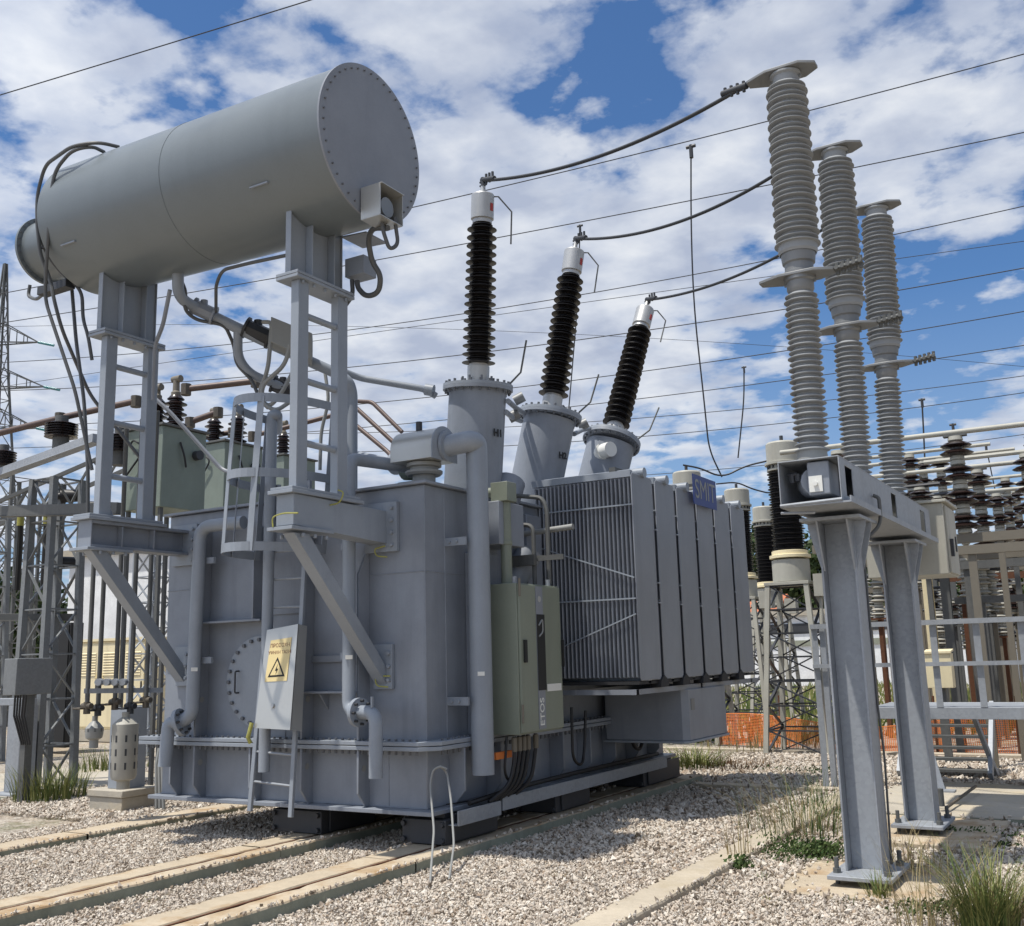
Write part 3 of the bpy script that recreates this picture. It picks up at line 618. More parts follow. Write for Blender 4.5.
# green drive cabinet
CXR, CYF, CYB, CZB, CZT = -4.74, 8.02, 8.80, .93, 2.255
m = MB(); m.box(X1 - .02, CXR, CYF, CYB, CZB, CZT); cab = m.build('control_cabinet', 'green', T, bevel=.006)
m = MB(); m.box(CXR + .001, CXR + .022, CYF + .012, CYB - .008, CZB + .015, CZT - .015); m.build('door', 'green', cab, bevel=.004)
dx = CXR + .023
m = MB(); ysx = CYF + .30; m.box(dx, dx + .003, ysx, ysx + .13, CZB + .03, CZT - .02); m.build('door_strip', 'hosel' if 0 else 'panel', cab)
m = MB(); m.box(dx + .0035, dx + .008, ysx + .005, ysx + .15, 1.30, 1.98); m.build('door_window', 'blk', cab, bevel=.01)
m = MB(); m.box(dx + .001, dx + .004, ysx + .17, CYB - .04, 1.285, 1.35); m.build('blank_label', 'white', cab)
m = MB(); m.box(dx, dx + .02, CYF + .06, CYF + .10, 1.55, 1.75); m.box(dx, dx + .02, CYB - .012, CYB + .01, 1.5, 1.75); m.each('door_handle', 'blk', cab)
m = MB(); m.cyl((dx + .003, ysx + .065, 2.12), (dx + .006, ysx + .065, 2.12), .028, 16); m.build('badge', 'alu', cab)
m = MB(); m.tube([(dx + .012, ysx + .03, 1.88), (dx + .012, ysx + .10, 1.94), (dx + .012, ysx + .10, 1.82), (dx + .012, ysx + .03, 1.78)], .008, 6, bend=.03, ); m.build('crank_clip', 'hosel', cab)
lettering('ETOS', .105, (dx + .0045, ysx + .065, 1.11), (0, 0, 1), (0, -1, 0), 'white', cab, bold=.001)
m = MB()
for y in (CYF + .04, CYB - .12): m.cyl((CXR - .04, y, CZT), (CXR - .04, y, CZT + .06), .022, 8)
m.each('lifting_eye', 'galvl', cab)
m = MB()
for z in (CZB + .1, CZT - .12): m.cyl((dx + .004, CYF + .012, z), (dx + .004, CYF + .012, z + .16), .012, 8)
m.each('hinge', 'pvc', cab)
m = MB()
for k, y in enumerate((8.12, 8.20, 8.28, 8.36, 8.50)):
    m.tube([(-4.86, y, .91), (-4.86, y, .72 + .02 * k), (-4.88, y - .06, .5), (-4.98, y - .25, .38)], .018, 8, bend=.12)
m.tube([(-4.9, 8.06, .92), (-4.9, 8.0, .6), (-4.92, 8.15, .5), (-4.89, 8.3, .6), (-4.9, 8.36, .93)], .012, 8, bend=.15)
m.tube([(-4.9, 9.3, 1.1), (-4.88, 9.25, .6), (-4.88, 9.45, .52), (-4.9, 9.55, .7), (-4.9, 9.6, 1.05)], .015, 8, bend=.15)
m.tube([(-4.86, 10.6, .95), (-4.84, 10.55, .62), (-4.86, 10.85, .55), (-4.88, 10.95, .9)], .02, 8, bend=.15)
m.each('cable_bundle', 'black', T)
m = MB()
for k, y in enumerate((8.12, 8.20, 8.28, 8.36, 8.50)): m.cyl((-4.86, y, .78), (-4.86, y, .90), .026, 10)
m.each('cable_gland', 'pvc', T)
m = MB(); m.box(-5.0, -4.965, 7.98, 8.25, .72, .78); m.build('orange_tag', 'orange', T)
m = MB(); m.bar((X1 + .05, 7.5, .4), (-4.97, 8.1, .40), .01); m.tube([(-5.02, 7.62, .40), (-5.0, 8.3, .44), (-5.0, 9.5, .45), (-5.0, 11.6, .45)], .022, 8); m.each('cable_run', 'black', T)
# galvanised cable trays
m = MB(); m.box(-4.97, -4.95, 7.36, 8.02, .255, .375); m.box(-5.08, -4.97, 7.36, 8.02, .255, .262); m.build('cable_tray', 'galvl', T, bevel=.003)
m = MB(); m.box(-4.97, -4.95, 8.05, 11.75, .285, .40); m.box(-5.08, -4.97, 8.05, 11.75, .285, .292); m.build('cable_tray', 'galvl', T, bevel=.003)
# drive shaft over the cabinet
m = MB(); m.cyl((-4.93, 8.18, CZT), (-4.93, 8.18, 3.02), .052, 18); m.box(-5.03, -4.85, 8.09, 8.26, 3.02, 3.2); m.cyl((-5.03, 8.18, 3.12), (-6.3, 8.18, 3.17), .05, 14); m.cyl((-4.93, 8.18, 2.62), (-4.93, 8.18, 2.66), .06, 18)
m.build('drive_shaft', 'green', T, bevel=.004)
m = MB(); m.box(X1, X1 + .34, 8.60, 8.66, 2.46, 2.56); m.box(X1 + .3, X1 + .62, 8.67, 8.69, 2.50, 2.55)
m.tube([(-4.8, 8.75, 2.28), (-4.8, 8.75, 3.0), (-4.85, 8.75, 3.12), (-5.2, 8.75, 3.18)], .022, 8, bend=.1); m.tube([(-4.92, 8.68, 2.28), (-4.92, 8.68, 2.85), (-5.2, 8.68, 2.88)], .022, 8, bend=.08)
m.each('conduit_bracket', 'galvd', T)
m = MB(); m.cyl((-5.25, 8.9, 2.80), (-4.60, 8.9, 2.83), .03, 10); m.build('sampling_pipe', 'hosel', T)
m = MB(); m.cyl((-5.2, 8.7, 2.30), (-5.05, 8.85, 2.62), .13, 20); m.cyl((-5.3, 8.75, 3.1), (-5.3, 8.9, 3.34), .16, 20); m.each('valve_housing', 'grey', T)

# pressure relief device and vent pipes
m = MB(); pv = V((-5.42, 7.58, 0)); m.cyl(pv + V((0, 0, 3.13)), pv + V((0, 0, 3.28)), .105, 24); m.lathe([(.15, 0), (.17, .02), (.17, .04), (.13, .05), (.13, .07), (.16, .08), (.16, .11), (.12, .13)], pv + V((0, 0, 3.24)), n=28)
rv = m.build('relief_valve', 'hosel', T)
m = MB(); n = 20; pts = []
for k in range(n + 1):
    a = math.pi * k / n; pts.append((0, pv.y - .19 * math.cos(a), 3.47 + .19 * math.sin(a)))
pts = [(0, pv.y - .19, 3.36)] + pts + [(0, pv.y + .19, 3.36)]
m.prism([(pv.x - .24, y, z) for _, y, z in pts], (.46, 0, 0)); m.build('hood', 'steel', rv, smooth=25, bevel=.004)
m = MB(); m.prism([(pv.x + .221, pv.y + (y - pv.y) * 1.05, 3.47 + (z - 3.47) * 1.05) for _, y, z in pts], (.012, 0, 0)); m.build('end_plate', 'light', rv, smooth=25)
m = MB(); m.cyl((pv.x - .05, pv.y, 3.66), (pv.x - .05, pv.y, 3.75), .03, 8); m.build('indicator_pin', 'dark', rv)
m = MB(); ex = pv.x + .23; m.tube([(ex, 7.6, 3.49), (-4.97, 7.66, 3.52), (-4.97, 7.77, 3.52 - .0), (-4.97, 7.77, .62)], .098, 24, bend=.2)
m.tube([(ex, 7.6, 3.49), (ex + .03, 7.602, 3.49)], .14, 24)
dp = m.build('vent_pipe', 'light', T); dp['label'] = 'thick vent pipe bending down the corner from the silver hood'
m = MB()
for z in (2.62, 1.24): m.box(X1, -5.0, 7.60, 7.625, z - .035, z + .035); m.bolts((-5.2, 7.60, z), (-5.05, 7.60, z), 2, (0, -1, 0), .014, .02)
m.each('pipe_bracket', 'light', dp)
def flange(m, p, d, r, t=.02): d = V(d).normalized(); m.cyl(V(p) - d * t, V(p) + d * t, r, 24)
m = MB(); m.tube([(-7.2, 7.12, 2.93), (-7.74, 7.08, 2.93), (-7.75, 7.05, 1.15), (-7.86, 7.02, 1.08), (-7.98, 6.98, 1.08), (-7.98, 6.95, .68)], .062, 20, bend=.14)
lp = m.build('drain_pipe', 'light', T); m = MB(); flange(m, (-7.86, 7.02, 1.08), (1, .3, .35), .13); m.build('pipe_flange', 'light', lp); m = MB(); m.ring((-7.84, 7.02, 1.08), (1, .3, .35), .10, .012, .03, 8); m.each('bolt', 'dark', lp)
m = MB(); m.tube([(-5.62, 7.75, 3.36), (-5.9, 7.3, 3.40), (-5.88, 7.08, 3.38), (-5.86, 7.06, 1.20), (-5.70, 7.0, 1.18), (-5.49, 6.96, 1.18), (-5.485, 6.95, .66)], .058, 20, bend=.13)
mp_ = m.build('drain_pipe', 'light', T); m = MB(); flange(m, (-5.70, 7.0, 1.18), (1, -.15, 0), .12); m.build('pipe_flange', 'light', mp_); m = MB(); m.ring((-5.68, 7.0, 1.18), (1, -.15, 0), .095, .012, .03, 8); m.each('bolt', 'dark', mp_); m = MB(); m.box(-5.53, -5.515, 6.94, 6.96, 1.22, 1.31); m.build('lifting_lug', 'light', mp_)
m = MB(); m.tube([at(277, 430, 7.4), at(277, 415, 7.1), at(272, 415, 7.1), at(264, 772, 7.0)], .052, 18, bend=.05); m.cyl(at(273, 470, 7.1), at(273, 476, 7.1), .075, 18); m.build('vent_tube', 'light', T)
m = MB()
for z in (2.6, 1.65): m.box(-7.79, -7.6, 7.13, 7.16, z - .03, z + .03); m.box(-5.99, -5.87, 7.1, 7.15, z - .03, z + .03)
m.each('pipe_clip', 'light', T)

# ladder, cage, guard panel with warning sign
LB0, LB1, LT0, LT1 = V((-6.90, 6.97, .33)), V((-6.44, 6.99, .30)), V((-6.78, 7.14, 3.25)), V((-6.40, 7.14, 3.25))
m = MB()
lad = None
for a, b in ((LB0, LT0), (LB1, LT1)):
    m = MB(); m.bar(a, b, .045, .03, up=(0, 1, 0))
    o = m.build('ladder' if lad is None else 'side_rail', 'galvl' if 0 else 'light', T if lad is None else lad, bevel=.004)
    lad = lad or o
m = MB()
for k in range(1, 12):
    t = k / 11.5; m.cyl(LB0.lerp(LT0, t), LB1.lerp(LT1, t), .011, 8)
m.each('rung', 'galvl', lad)
hoops = []
for z, cx in ((2.56, -6.64), (3.20, -6.59), (3.86, -6.53)):
    m = MB(); y0 = 7.15; rx, ry = .42, .74; pts = []
    for k in range(25):
        a = math.pi * k / 24; pts.append((cx - rx * math.cos(a), y0 - ry * math.sin(a), z))
    hoops.append(pts); w = .078
    for a, b in zip(pts, pts[1:]):
        c = V((cx, y0, z)); a = V(a); b = V(b); ai = a + (c - a).normalized() * .007; bi = b + (c - b).normalized() * .007; u = V((0, 0, w))
        m.hexa([a, b, bi, ai], [a + u, b + u, bi + u, ai + u])
    m.build('cage_hoop', 'light', lad, smooth=30)
m = MB()
for k in (0, 4, 9, 15, 20, 24):
    for h0, h1 in zip(hoops, hoops[1:]):
        a, b = V(h0[k]), V(h1[k]); c = V((-6.55, 7.15, a.z)); i = (c - a).normalized() * .012
        m.bar(a + i, b + i + V((0, 0, .05)), .066, .006, up=(c - a).normalized())
m.each('cage_strap', 'light', lad)
pl0, pl1, pl2, pl3 = at(254.5, 728, 6.86), at(290, 730, 6.86), at(298, 624, 6.98), at(267, 630, 6.98)
nn = (pl1 - pl0).cross(pl3 - pl0).normalized()
m = MB(); m.prism([pl0, pl1, pl2, pl3], -nn * .015); gp = m.build('guard_panel', 'steel', lad)
m = MB(); m.prism([pl1 + nn * -.001, pl1 - nn * .15, pl2 - nn * .12, pl2 - nn * .001], (pl1 - pl0).normalized() * -.008); m.build('guard_side', 'steel', lad)
def onp(u, v, h=.002): return pl0 + (pl1 - pl0) * u + (pl3 - pl0) * v + ((pl2 - pl3) - (pl1 - pl0)) * u * v + nn * h
m = MB(); m.prism([onp(.14, .46), onp(.80, .46), onp(.84, .88), onp(.18, .88)], nn * .002); sg = m.build('warning_sign', 'yellow', lad)
xa = (onp(.8, .5) - onp(.2, .5)).normalized(); ya = nn.cross(xa)
lettering('ΠΡΟΣΟΧΗ', .047, onp(.50, .815, .0045), xa, ya, 'ink', lad, 'sign_lettering'); lettering('ΥΨΗΛΗ ΤΑΣΗ', .040, onp(.50, .745, .0045), xa, ya, 'ink', lad, 'sign_lettering')
c = onp(.47, .57, .0045)
m = MB(); tri = lambda r, h: [c + nn * h + xa * (r * math.sin(k * 2.0944)) + ya * (r * math.cos(k * 2.0944)) for k in range(3)][::-1]
m.prism(tri(.115, 0), nn * .001); m.m = 1; m.prism(tri(.085, .0015), nn * .001); m.m = 0
z_ = c + nn * .0032; m.prism([z_ + xa * .012 + ya * .055, z_ - xa * .018 - ya * .005, z_ + xa * .002 - ya * .005, z_ - xa * .008 - ya * .042, z_ + xa * .02 + ya * .012, z_ + xa * .002 + ya * .012], nn * .0006)
m.build('warning_triangle', ['blk', 'yellow'], lad, smooth=0)
m = MB(); m.cyl(onp(.45, .22, .0), onp(.45, .22, .012), .02, 14); m.build('lock', 'alu', lad)
m = MB(); m.tube([onp(-.05, .05, .02), onp(-.08, -.1, .03), onp(-.06, -.15, .0)], .018, 8); m.build('padlock_strap', 'yg', lad)

# buchholz pipework between drum and tank cover
def Pp(lst): return [at(a, b, y) for a, b, y in lst]
m = MB(); main = Pp(((178, 262, 6.5), (178, 297, 6.55), (196, 308, 6.8), (262, 340, 7.3), (340, 375, 7.8), (349, 382, 7.85))); main += [main[-1] + V((.0, .05, -.1)), V((main[-1].x + .0, main[-1].y + .05, 3.13))]
m.tube(main, .055, 18, bend=.12); op = m.build('oil_pipe', 'light', T)
m = MB(); br_ = Pp(((238, 330, 7.12), (238, 358, 7.2), (250, 374, 7.3), (285, 388, 7.6), (300, 396, 7.7))); m.tube(br_, .045, 14, bend=.1); m.build('branch_pipe', 'light', op)
def lump(px, py, y, s, mat, nm, dirv=(1, .6, -.3)):
    p = at(px, py, y); d = V(dirv).normalized(); m = MB(); m.cyl(p - d * s, p + d * s, s * .75, 8); m.cyl(p - d * s * 1.15, p - d * s * .95, s * .95, 16); m.cyl(p + d * s * .95, p + d * s * 1.15, s * .95, 16)
    m.cyl(p, p + V((0, 0, s * 1.1)), s * .35, 10); return m.build(nm, mat, op)
dv = (main[4] - main[3])
lump(204, 311, 6.85, .10, 'grey', 'valve', dv); lump(258, 333, 7.26, .12, 'dark', 'valve', dv); lump(283, 388, 7.6, .10, 'dark', 'valve', dv)
m = MB(); p = at(292, 342, 7.4); d = dv.normalized(); u = V((0, 0, 1)); s_ = d.cross(u).normalized()
m.prism([p - d * .22 - s_ * .12 - u * .13, p + d * .22 - s_ * .12 - u * .13, p + d * .22 - s_ * .12 + u * .15, p - d * .22 - s_ * .12 + u * .13], s_ * .24); m.build('gas_relay', 'hosel', op, bevel=.01)
m = MB()
for lst in (((263, 322, 7.2), (272, 322, 7.2), (268, 370, 7.2), (258, 395, 7.25), (268, 408, 7.25), (280, 396, 7.2), (296, 366, 7.3)),
            ((290, 345, 7.2), (285, 365, 7.2), (262, 385, 7.2), (262, 402, 7.2), (275, 412, 7.25), (300, 395, 7.3))): m.tube(Pp(lst), .021, 8, bend=.12)
m.each('flexible_hose', 'hosel', op)
m = MB(); m.tube(Pp(((216, 312, 6.9), (216, 285, 6.5), (222, 270, 6.45), (250, 263, 6.42), (288, 255, 6.40))), .016, 8, bend=.1)
m.tube(Pp(((182, 282, 6.6), (186, 292, 6.6), (184, 310, 6.65), (196, 320, 6.8), (225, 325, 7.0), (234, 345, 7.2), (236, 364, 7.2), (252, 380, 7.3), (260, 400, 7.3), (268, 408, 7.3))), .018, 8, bend=.08)
m.each('signal_cable', 'hose', op)
m = MB(); m.tube(Pp(((345, 372, 7.85), (360, 378, 8.0), (425, 389, 8.3), (436, 396, 8.4))), .035, 12, bend=.08); p = at(427, 389, 8.3); m.cyl(p - V((.02, 0, .0)), p + V((.06, .03, -.02)), .06, 14); m.build('turret_pipe', 'light', op)
m = MB()
for x_, y_ in ((323, 7.95), (333, 7.95), (341, 7.95)): m.tube(Pp(((x_ + 2, 372, y_), (x_ + 6, 400, y_), (x_ - 2, 432, y_), (x_ - 3, 470, y_))), .018, 8, bend=.1)
m.each('signal_cable', 'hosel', op)
m = MB(); m.tube(Pp(((345, 455, 8.2), (352, 456, 8.2), (400, 466, 8.0))), .062, 16, bend=.08); p = at(395, 464, 8.0); m.cyl(p, p + V((.1, -.03, 0)), .11, 18); m.build('relief_pipe', 'light', T)
m = MB(); p = at(405, 468, 7.9); m.cyl(p, p + V((.16, 0, -.02)), .12, 18); m.box(p.x - .02, p.x + .22, p.y - .1, p.y + .1, 3.14, 3.26); m.build('green_valve', 'pgreen', T, bevel=.01)
# cable conduits round the drum's left end
m = MB()
for lst in (((119, 147, 6.1), (98, 142, 5.9), (72, 146, 5.8), (45, 165, 5.9), (37, 195, 5.95), (37, 225, 5.95), (44, 250, 6.05), (60, 272, 6.2), (82, 290, 6.3), (83, 320, 6.3), (88, 335, 6.3), (92, 360, 6.35)),
            ((104, 152, 6.1), (92, 146, 5.9), (72, 150, 5.8), (55, 170, 5.8), (50, 200, 5.8), (49, 225, 5.8), (46, 270, 5.9), (45, 300, 5.95), (55, 330, 6.0), (75, 390, 6.1), (92, 470, 6.25)),
            ((37, 222, 5.95), (40, 255, 6.0), (50, 278, 6.1), (54, 300, 6.1), (62, 330, 6.2), (90, 395, 6.6), (150, 470, 7.0)),
            ((72, 290, 6.35), (76, 340, 6.35), (84, 400, 6.4), (88, 470, 6.45), (88, 520, 6.5)),
            ((30, 285, 6.4), (28, 296, 6.4), (36, 300, 6.35), (46, 292, 6.2))): m.tube(Pp(lst), .018, 8, bend=.12)
m.each('conduit', 'hose', T)
m = MB(); m.tube(Pp(((150, 394, 7.6), (170, 412, 7.7), (222, 470, 8.0), (238, 474, 8.0))), .022, 8, bend=.08); m.tube(Pp(((170, 290, 6.4), (163, 325, 6.5), (155, 345, 6.6), (153, 400, 6.7))), .02, 8, bend=.08); m.each('conduit', 'panel', T)
m = MB()
for px, py, y in ((41, 206, 5.95), (53, 201, 5.8), (40, 248, 6.0)): p = at(px, py, y); m.cyl(p, p + V((.12, .05, 0)), .014, 8)
p = at(46, 290, 6.2); m.box(p.x - .1, p.x + .35, p.y - .03, p.y + .08, p.z - .04, p.z + .04)
m.each('conduit_clip', 'dark', T)
# boxes on the right drum support
m = MB(); p = at(350, 268, 6.75); m.box(p.x - .05, p.x + .16, 6.74, 6.92, p.z - .08, p.z + .09); m.prism([(p.x - .06, 6.70, p.z + .28), (p.x + .22, 6.70, p.z + .26), (p.x + .22, 7.0, p.z + .26), (p.x - .06, 7.0, p.z + .28)], (0, 0, .015))
m.each('junction_box', 'grey', T, bevel=.004)
m = MB(); m.tube(Pp(((388, 228, 6.45), (372, 228, 6.5), (368, 240, 6.6), (372, 262, 6.7), (381, 275, 6.75), (379, 293, 6.8), (366, 297, 6.8), (358, 288, 6.8), (357, 281, 6.8))), .024, 10, bend=.12)
m.tube(Pp(((352, 280, 6.8), (353, 295, 6.8), (345, 306, 6.8))), .02, 10, bend=.08); m.each('flexible_conduit', 'hose', T)
# copper bars behind
m = MB()
for lst in (((345, 400, 9.2), (352, 404, 9.2), (404, 452, 9.2)), ((340, 412, 9.0), (388, 452, 9.0), (396, 462, 8.9)), ((345, 406, 9.6), (352, 401, 9.6), (372, 402, 9.6), (402, 432, 9.6))): m.tube(Pp(lst), .026, 10, bend=.06)
m.each('busbar_tube', 'copper', T)
# white earthing wires by the front corner
m = MB()
for lst in (((447, 769, 7.25), (440, 766, 7.22), (433, 770, 7.2), (430, 785, 7.18), (434, 830, 6.95)), ((440, 766, 7.22), (447, 772, 7.3), (451, 800, 7.2), (454, 845, 6.95))): m.tube(Pp(lst) + [atz(430 if lst[-1][0] < 440 else 449, 884 if lst[-1][0] < 440 else 880, .01)], .009, 8, bend=.06)
m.each('earth_wire', 'hosel', T)
# breathers and their pipes beside the tank
def yat(px, py, y): return at(px, py, y)
for k, (px, yb) in enumerate(((87, 706), (98, 708), (115, 702), (130.5, 706), (146, 700))):
    b = at(px, yb, 7.1 + .12 * k); m = MB(); m.tube([b, V((b.x, b.y, 3.2)), V((b.x + .25, b.y - .2, 3.9 + .1 * k))], .024, 10, bend=.1)
    rp = m.build('breather_pipe', 'galvd', T)
    m = MB(); m.cyl(b + V((0, 0, -.08)), b + V((0, 0, .04)), .035, 10); m.cyl(b + V((-.07, 0, .0)), b + V((.07, 0, .0)), .03, 10); m.cyl(b + V((0, -.02, -.02)), b + V((0, -.12, -.02)), .012, 8); m.tube([b + V((-.06, -.12, -.02)), b + V((.06, -.12, -.02))], .01, 6)
    m.build('valve', 'dark' if k % 2 else 'valv', rp)
m = MB(); p, q = at(84, 691, 7.06), at(163, 690, 7.75); m.bar(p, q, .012, .05)
for k in range(4):
    c = at(101 + 8 * k, 682, 7.2 + .07 * k); m.cyl(c, c + V((.04, -.07, 0)), .036, 12)
m.build('pipe_strap', 'galv', T)
def breather(px, yt, yb, y, r, mat):
    t = at(px, yt, y); z1 = t.z; z0 = at(px, yb, y).z
    m = MB(); m.lathe([(r * .3, z1 - z0), (r * .3, z1 - z0 - .05), (r * .55, z1 - z0 - .07), (r, z1 - z0 - .12), (r, .08), (r * .9, .04), (r * .5, .02), (r * .5, -.06)][::-1], (t.x, t.y, z0), n=28)
    br = m.build('breather', mat, T, smooth=30); m = MB()
    for a in range(8):
        for j in range(3):
            an = a * math.pi / 4 + .2; u = V((math.cos(an), math.sin(an), 0)); w = V((-u.y, u.x, 0)); h = (z1 - z0 - .3) / 3; z = z0 + .14 + j * h; c = V((t.x, t.y, z)) + u * (r - .004)
            m.hexa([c - w * .010, c + w * .010, c + w * .010 + u * .006, c - w * .010 + u * .006], [c - w * .010 + V((0, 0, h * .5)), c + w * .010 + V((0, 0, h * .5)), c + w * .010 + u * .006 + V((0, 0, h * .5)), c - w * .010 + u * .006 + V((0, 0, h * .5))])
    m.build('slot_row', 'dark', br)
breather(126, 712, 783, 7.42, .130, 'pvcl'); breather(95, 716, 742, 7.25, .09, 'hosel')

# ------------------------------------------------------------------ circuit breaker
B = thing('circuit_breaker', 'three-pole outdoor circuit breaker with grey ribbed insulators on a long steel beam and two columns', 'circuit breaker', (-1.8, 8.8, .035))
def column(yc, zb):
    xa, xb = -1.925, -1.675
    m = MB(); z0, z1 = zb + .05, 2.50
    m.box(xa, xa + .016, yc - .125, yc + .125, z0, z1); m.box(xb - .016, xb, yc - .125, yc + .125, z0, z1); m.box(xa + .016, xb - .016, yc - .006, yc + .006, z0, z1)
    c = m.build('column', 'galv', B, bevel=.003)
    m = MB(); m.box(-2.005, -1.585, yc - .32, yc + .32, zb + .022, zb + .05); bp = m.build('base_plate', 'galv', c, bevel=.004)
    m = MB()
    for x in (-1.965, -1.63):
        for y in (yc - .2, yc + .2): m.cyl((x, y, zb - .02), (x, y, zb + .15), .016, 8); m.cyl((x, y, zb + .05), (x, y, zb + .08), .03, 6)
    m.build('anchor_bolt', 'galvd', c)
    m = MB(); m.box(-2.015, -1.59, yc - .28, yc + .28, 2.501, 2.525); m.build('top_plate', 'galv', c, bevel=.003)
    m = MB()
    for x, s in ((xa, -1), (xb, 1)): 
        for y in (yc - .1, yc + .09): m.prism([(x, y, 2.15), (x + s * .08, y, 2.47), (x + s * .08, y, 2.5), (x, y, 2.5)], (0, .012, 0))
    m.prism([(-1.906, yc - .125, 2.5), (-1.906, yc - .26, 2.5), (-1.906, yc - .125, 2.15)], (.012, 0, 0)); m.prism([(-1.694, yc - .125, 2.5), (-1.694, yc - .26, 2.5), (-1.694, yc - .125, 2.15)], (.012, 0, 0))
    m.each('gusset', 'galv', c)
column(7.72, .05); column(9.83, .075)
BX0, BX1, BY0, BY1, BZ0, BZ1 = -2.03, -1.61, 7.05, 10.56, 2.575, 2.875
m = MB(); m.box(BX0, BX0 + .008, BY0, BY1, BZ0, BZ1); m.box(BX0, BX1, BY0, BY1, BZ1 + .001, BZ1 + .009)
ops = [(7.2, 7.42), (8.75, 8.95), (10.05, 10.3)]; y = BY0
for a, b in ops:
    m.box(BX1 - .008, BX1, y, a, BZ0, BZ1); m.box(BX1 - .008, BX1, a, b, BZ0, BZ0 + .05); m.box(BX1 - .008, BX1, a, b, BZ1 - .04, BZ1); y = b
m.box(BX1 - .008, BX1, y, BY1, BZ0, BZ1)
m.box(BX0 + .009, BX1 - .009, BY0 + .2, BY1, BZ0 + .01, BZ0 + .02)
beam = m.build('beam', 'galv', B, bevel=.002)
m = MB(); m.box(BX0, BX1 + .06, BY0, BY1, BZ0 - .014, BZ0 - .002); m.box(BX1 + .05, BX1 + .06, BY0, BY1, BZ0 - .002, BZ0 + .03); m.tube([(BX0, BY0, BZ0), (BX1, BY0, BZ0 + .01)], .012, 8); m.tube([(BX0, BY0, BZ0 - .05), (BX0 + .2, BY0 + .12, BZ0 - .05)], .01, 8)
m.build('beam_lip', 'galv', beam)
m = MB(); m.box(-1.84, -1.69, BY0 + .04, BY0 + .3, BZ0 + .06, BZ1 - .01); m.cyl((-1.87, BY0 + .25, 2.74), (-1.80, BY0 + .1, 2.74), .1, 16); m.build('drive_housing', 'grey', beam, bevel=.008)
m = MB(); m.box(-1.83, -1.74, BY0 + .028, BY0 + .04, BZ0 + .08, BZ0 + .19); m.cyl((-1.785, BY0 + .028, BZ0 + .135), (-1.785, BY0 + .01, BZ0 + .135), .016, 10); m.build('gauge_plate', 'white', beam)
m = MB(); m.tube([(-1.99, BY0 + .1, 2.8), (-1.93, BY0 + .08, 2.80), (-1.9, BY0 + .15, 2.74)], .014, 8); m.tube([(-1.96, BY0 + .09, 2.8), (-1.96, BY0 + .09, 2.74)], .02, 8); m.tube([(-1.92, BY0 + .09, 2.8), (-1.92, BY0 + .09, 2.75)], .02, 8); m.each('linkage', 'dark', beam)
m = MB(); m.tube([(BX1 + .01, 8.0, 2.72), (BX1 + .05, 8.0, 2.70), (BX1 + .05, 8.0, 2.5), (BX1 - .04, 7.86, 2.38)], .014, 8, bend=.08); m.build('conduit', 'galvd', beam)
m = MB(); m.tube([(-1.668, 7.83, 2.4), (-1.668, 7.835, 1.2), (-1.652, 7.84, .85), (-1.668, 7.835, .12)], .008, 8, bend=.1); m.build('cable', 'hose', B)
def pole(y, xb, xt):
    d = (V((xt, y, 5.95)) - V((xb, y, 3.0))).normalized(); o = V((xb, y, 3.0)) - d * .115; k = (5.95 - 3.0) / d.z / 2.95
    m = MB(); m.lathe([(.15, 0), (.15, .03), (.11, .05), (.105, .13)], o, d, 32); pl = m.build('pole', 'hosel', B)
    m = MB(); m.lathe(sheds(.085, .128, .118, .0435, 28, .12), o, d, 40); m.build('lower_insulator', 'silicone', pl, smooth=25)
    m = MB(); m.lathe([(.085, 1.335), (.10, 1.36), (.10, 1.42), (.115, 1.43), (.115, 1.5), (.105, 1.505), (.105, 1.56), (.12, 1.57), (.135, 1.70)], o, d, 32); m.build('middle_fitting', 'fit', pl)
    m = MB(); m.lathe([(.135, 1.64), (.145, 1.66), (.145, 1.71)], o, d, 32, cap=False); m.lathe(sheds(.122, .170, .157, .0444, 30, 1.70, .113, .158), o, d, 44); m.build('upper_insulator', 'silicone', pl, smooth=25)
    z = 1.70 + .0444 * 30
    m = MB(); m.lathe([(.09, z - .01), (.10, z + .01), (.10, z + .06), (.12, z + .07), (.12, z + .085)], o, d, 28); m.build('top_fitting', 'silicone', pl)
    def plate(zz, xl, xr, nm):
        c = o + d * zz; m = MB()
        m.prism([c + V((-.13, -.12, 0)), c + V((.13, -.12, 0)), c + V((xr, -.045, .0)), c + V((xr, .045, 0)), c + V((.13, .12, 0)), c + V((-.13, .12, 0)), c + V((xl, .045, 0)), c + V((xl, -.045, 0))], (0, 0, .024))
        m.box(c.x - .12, c.x + .12, c.y - .005, c.y + .005, c.z - .05, c.z); return m.build(nm, 'fit', pl, bevel=.004), c
    _, ct = plate(z + .09, -.30, .24, 'top_terminal'); _, cm = plate(1.455, -.30, .26, 'middle_terminal')
    m = MB(); r0 = cm + V((.26, 0, .01)); m.cyl(r0, r0 + V((.20, 0, .03)), .022, 10)
    for j in range(5): c = r0 + V((.02 + .042 * j, 0, .005 * j)); m.cyl(c + V((0, -.05, .0)), c + V((0, .05, 0)), .016, 8); m.cyl(c + V((0, 0, -.045)), c + V((0, 0, .05)), .015, 8)
    m.build('terminal_clamp', 'galvd', pl)
    return ct + V((-.30, 0, .012))
PT = [pole(7.5, -1.898, -1.868), pole(9.0, -1.910, -1.862), pole(10.5, -1.902, -1.812)]
p0, p1 = at(866, 555, 10.75), at(947.5, 555, 10.75)
m = MB(); m.box(p0.x, p1.x, 10.75, 11.4, at(947, 574, 10.75).z, at(945, 502, 10.75).z); bc = m.build('drive_cabinet', 'offwhite', B, bevel=.008)
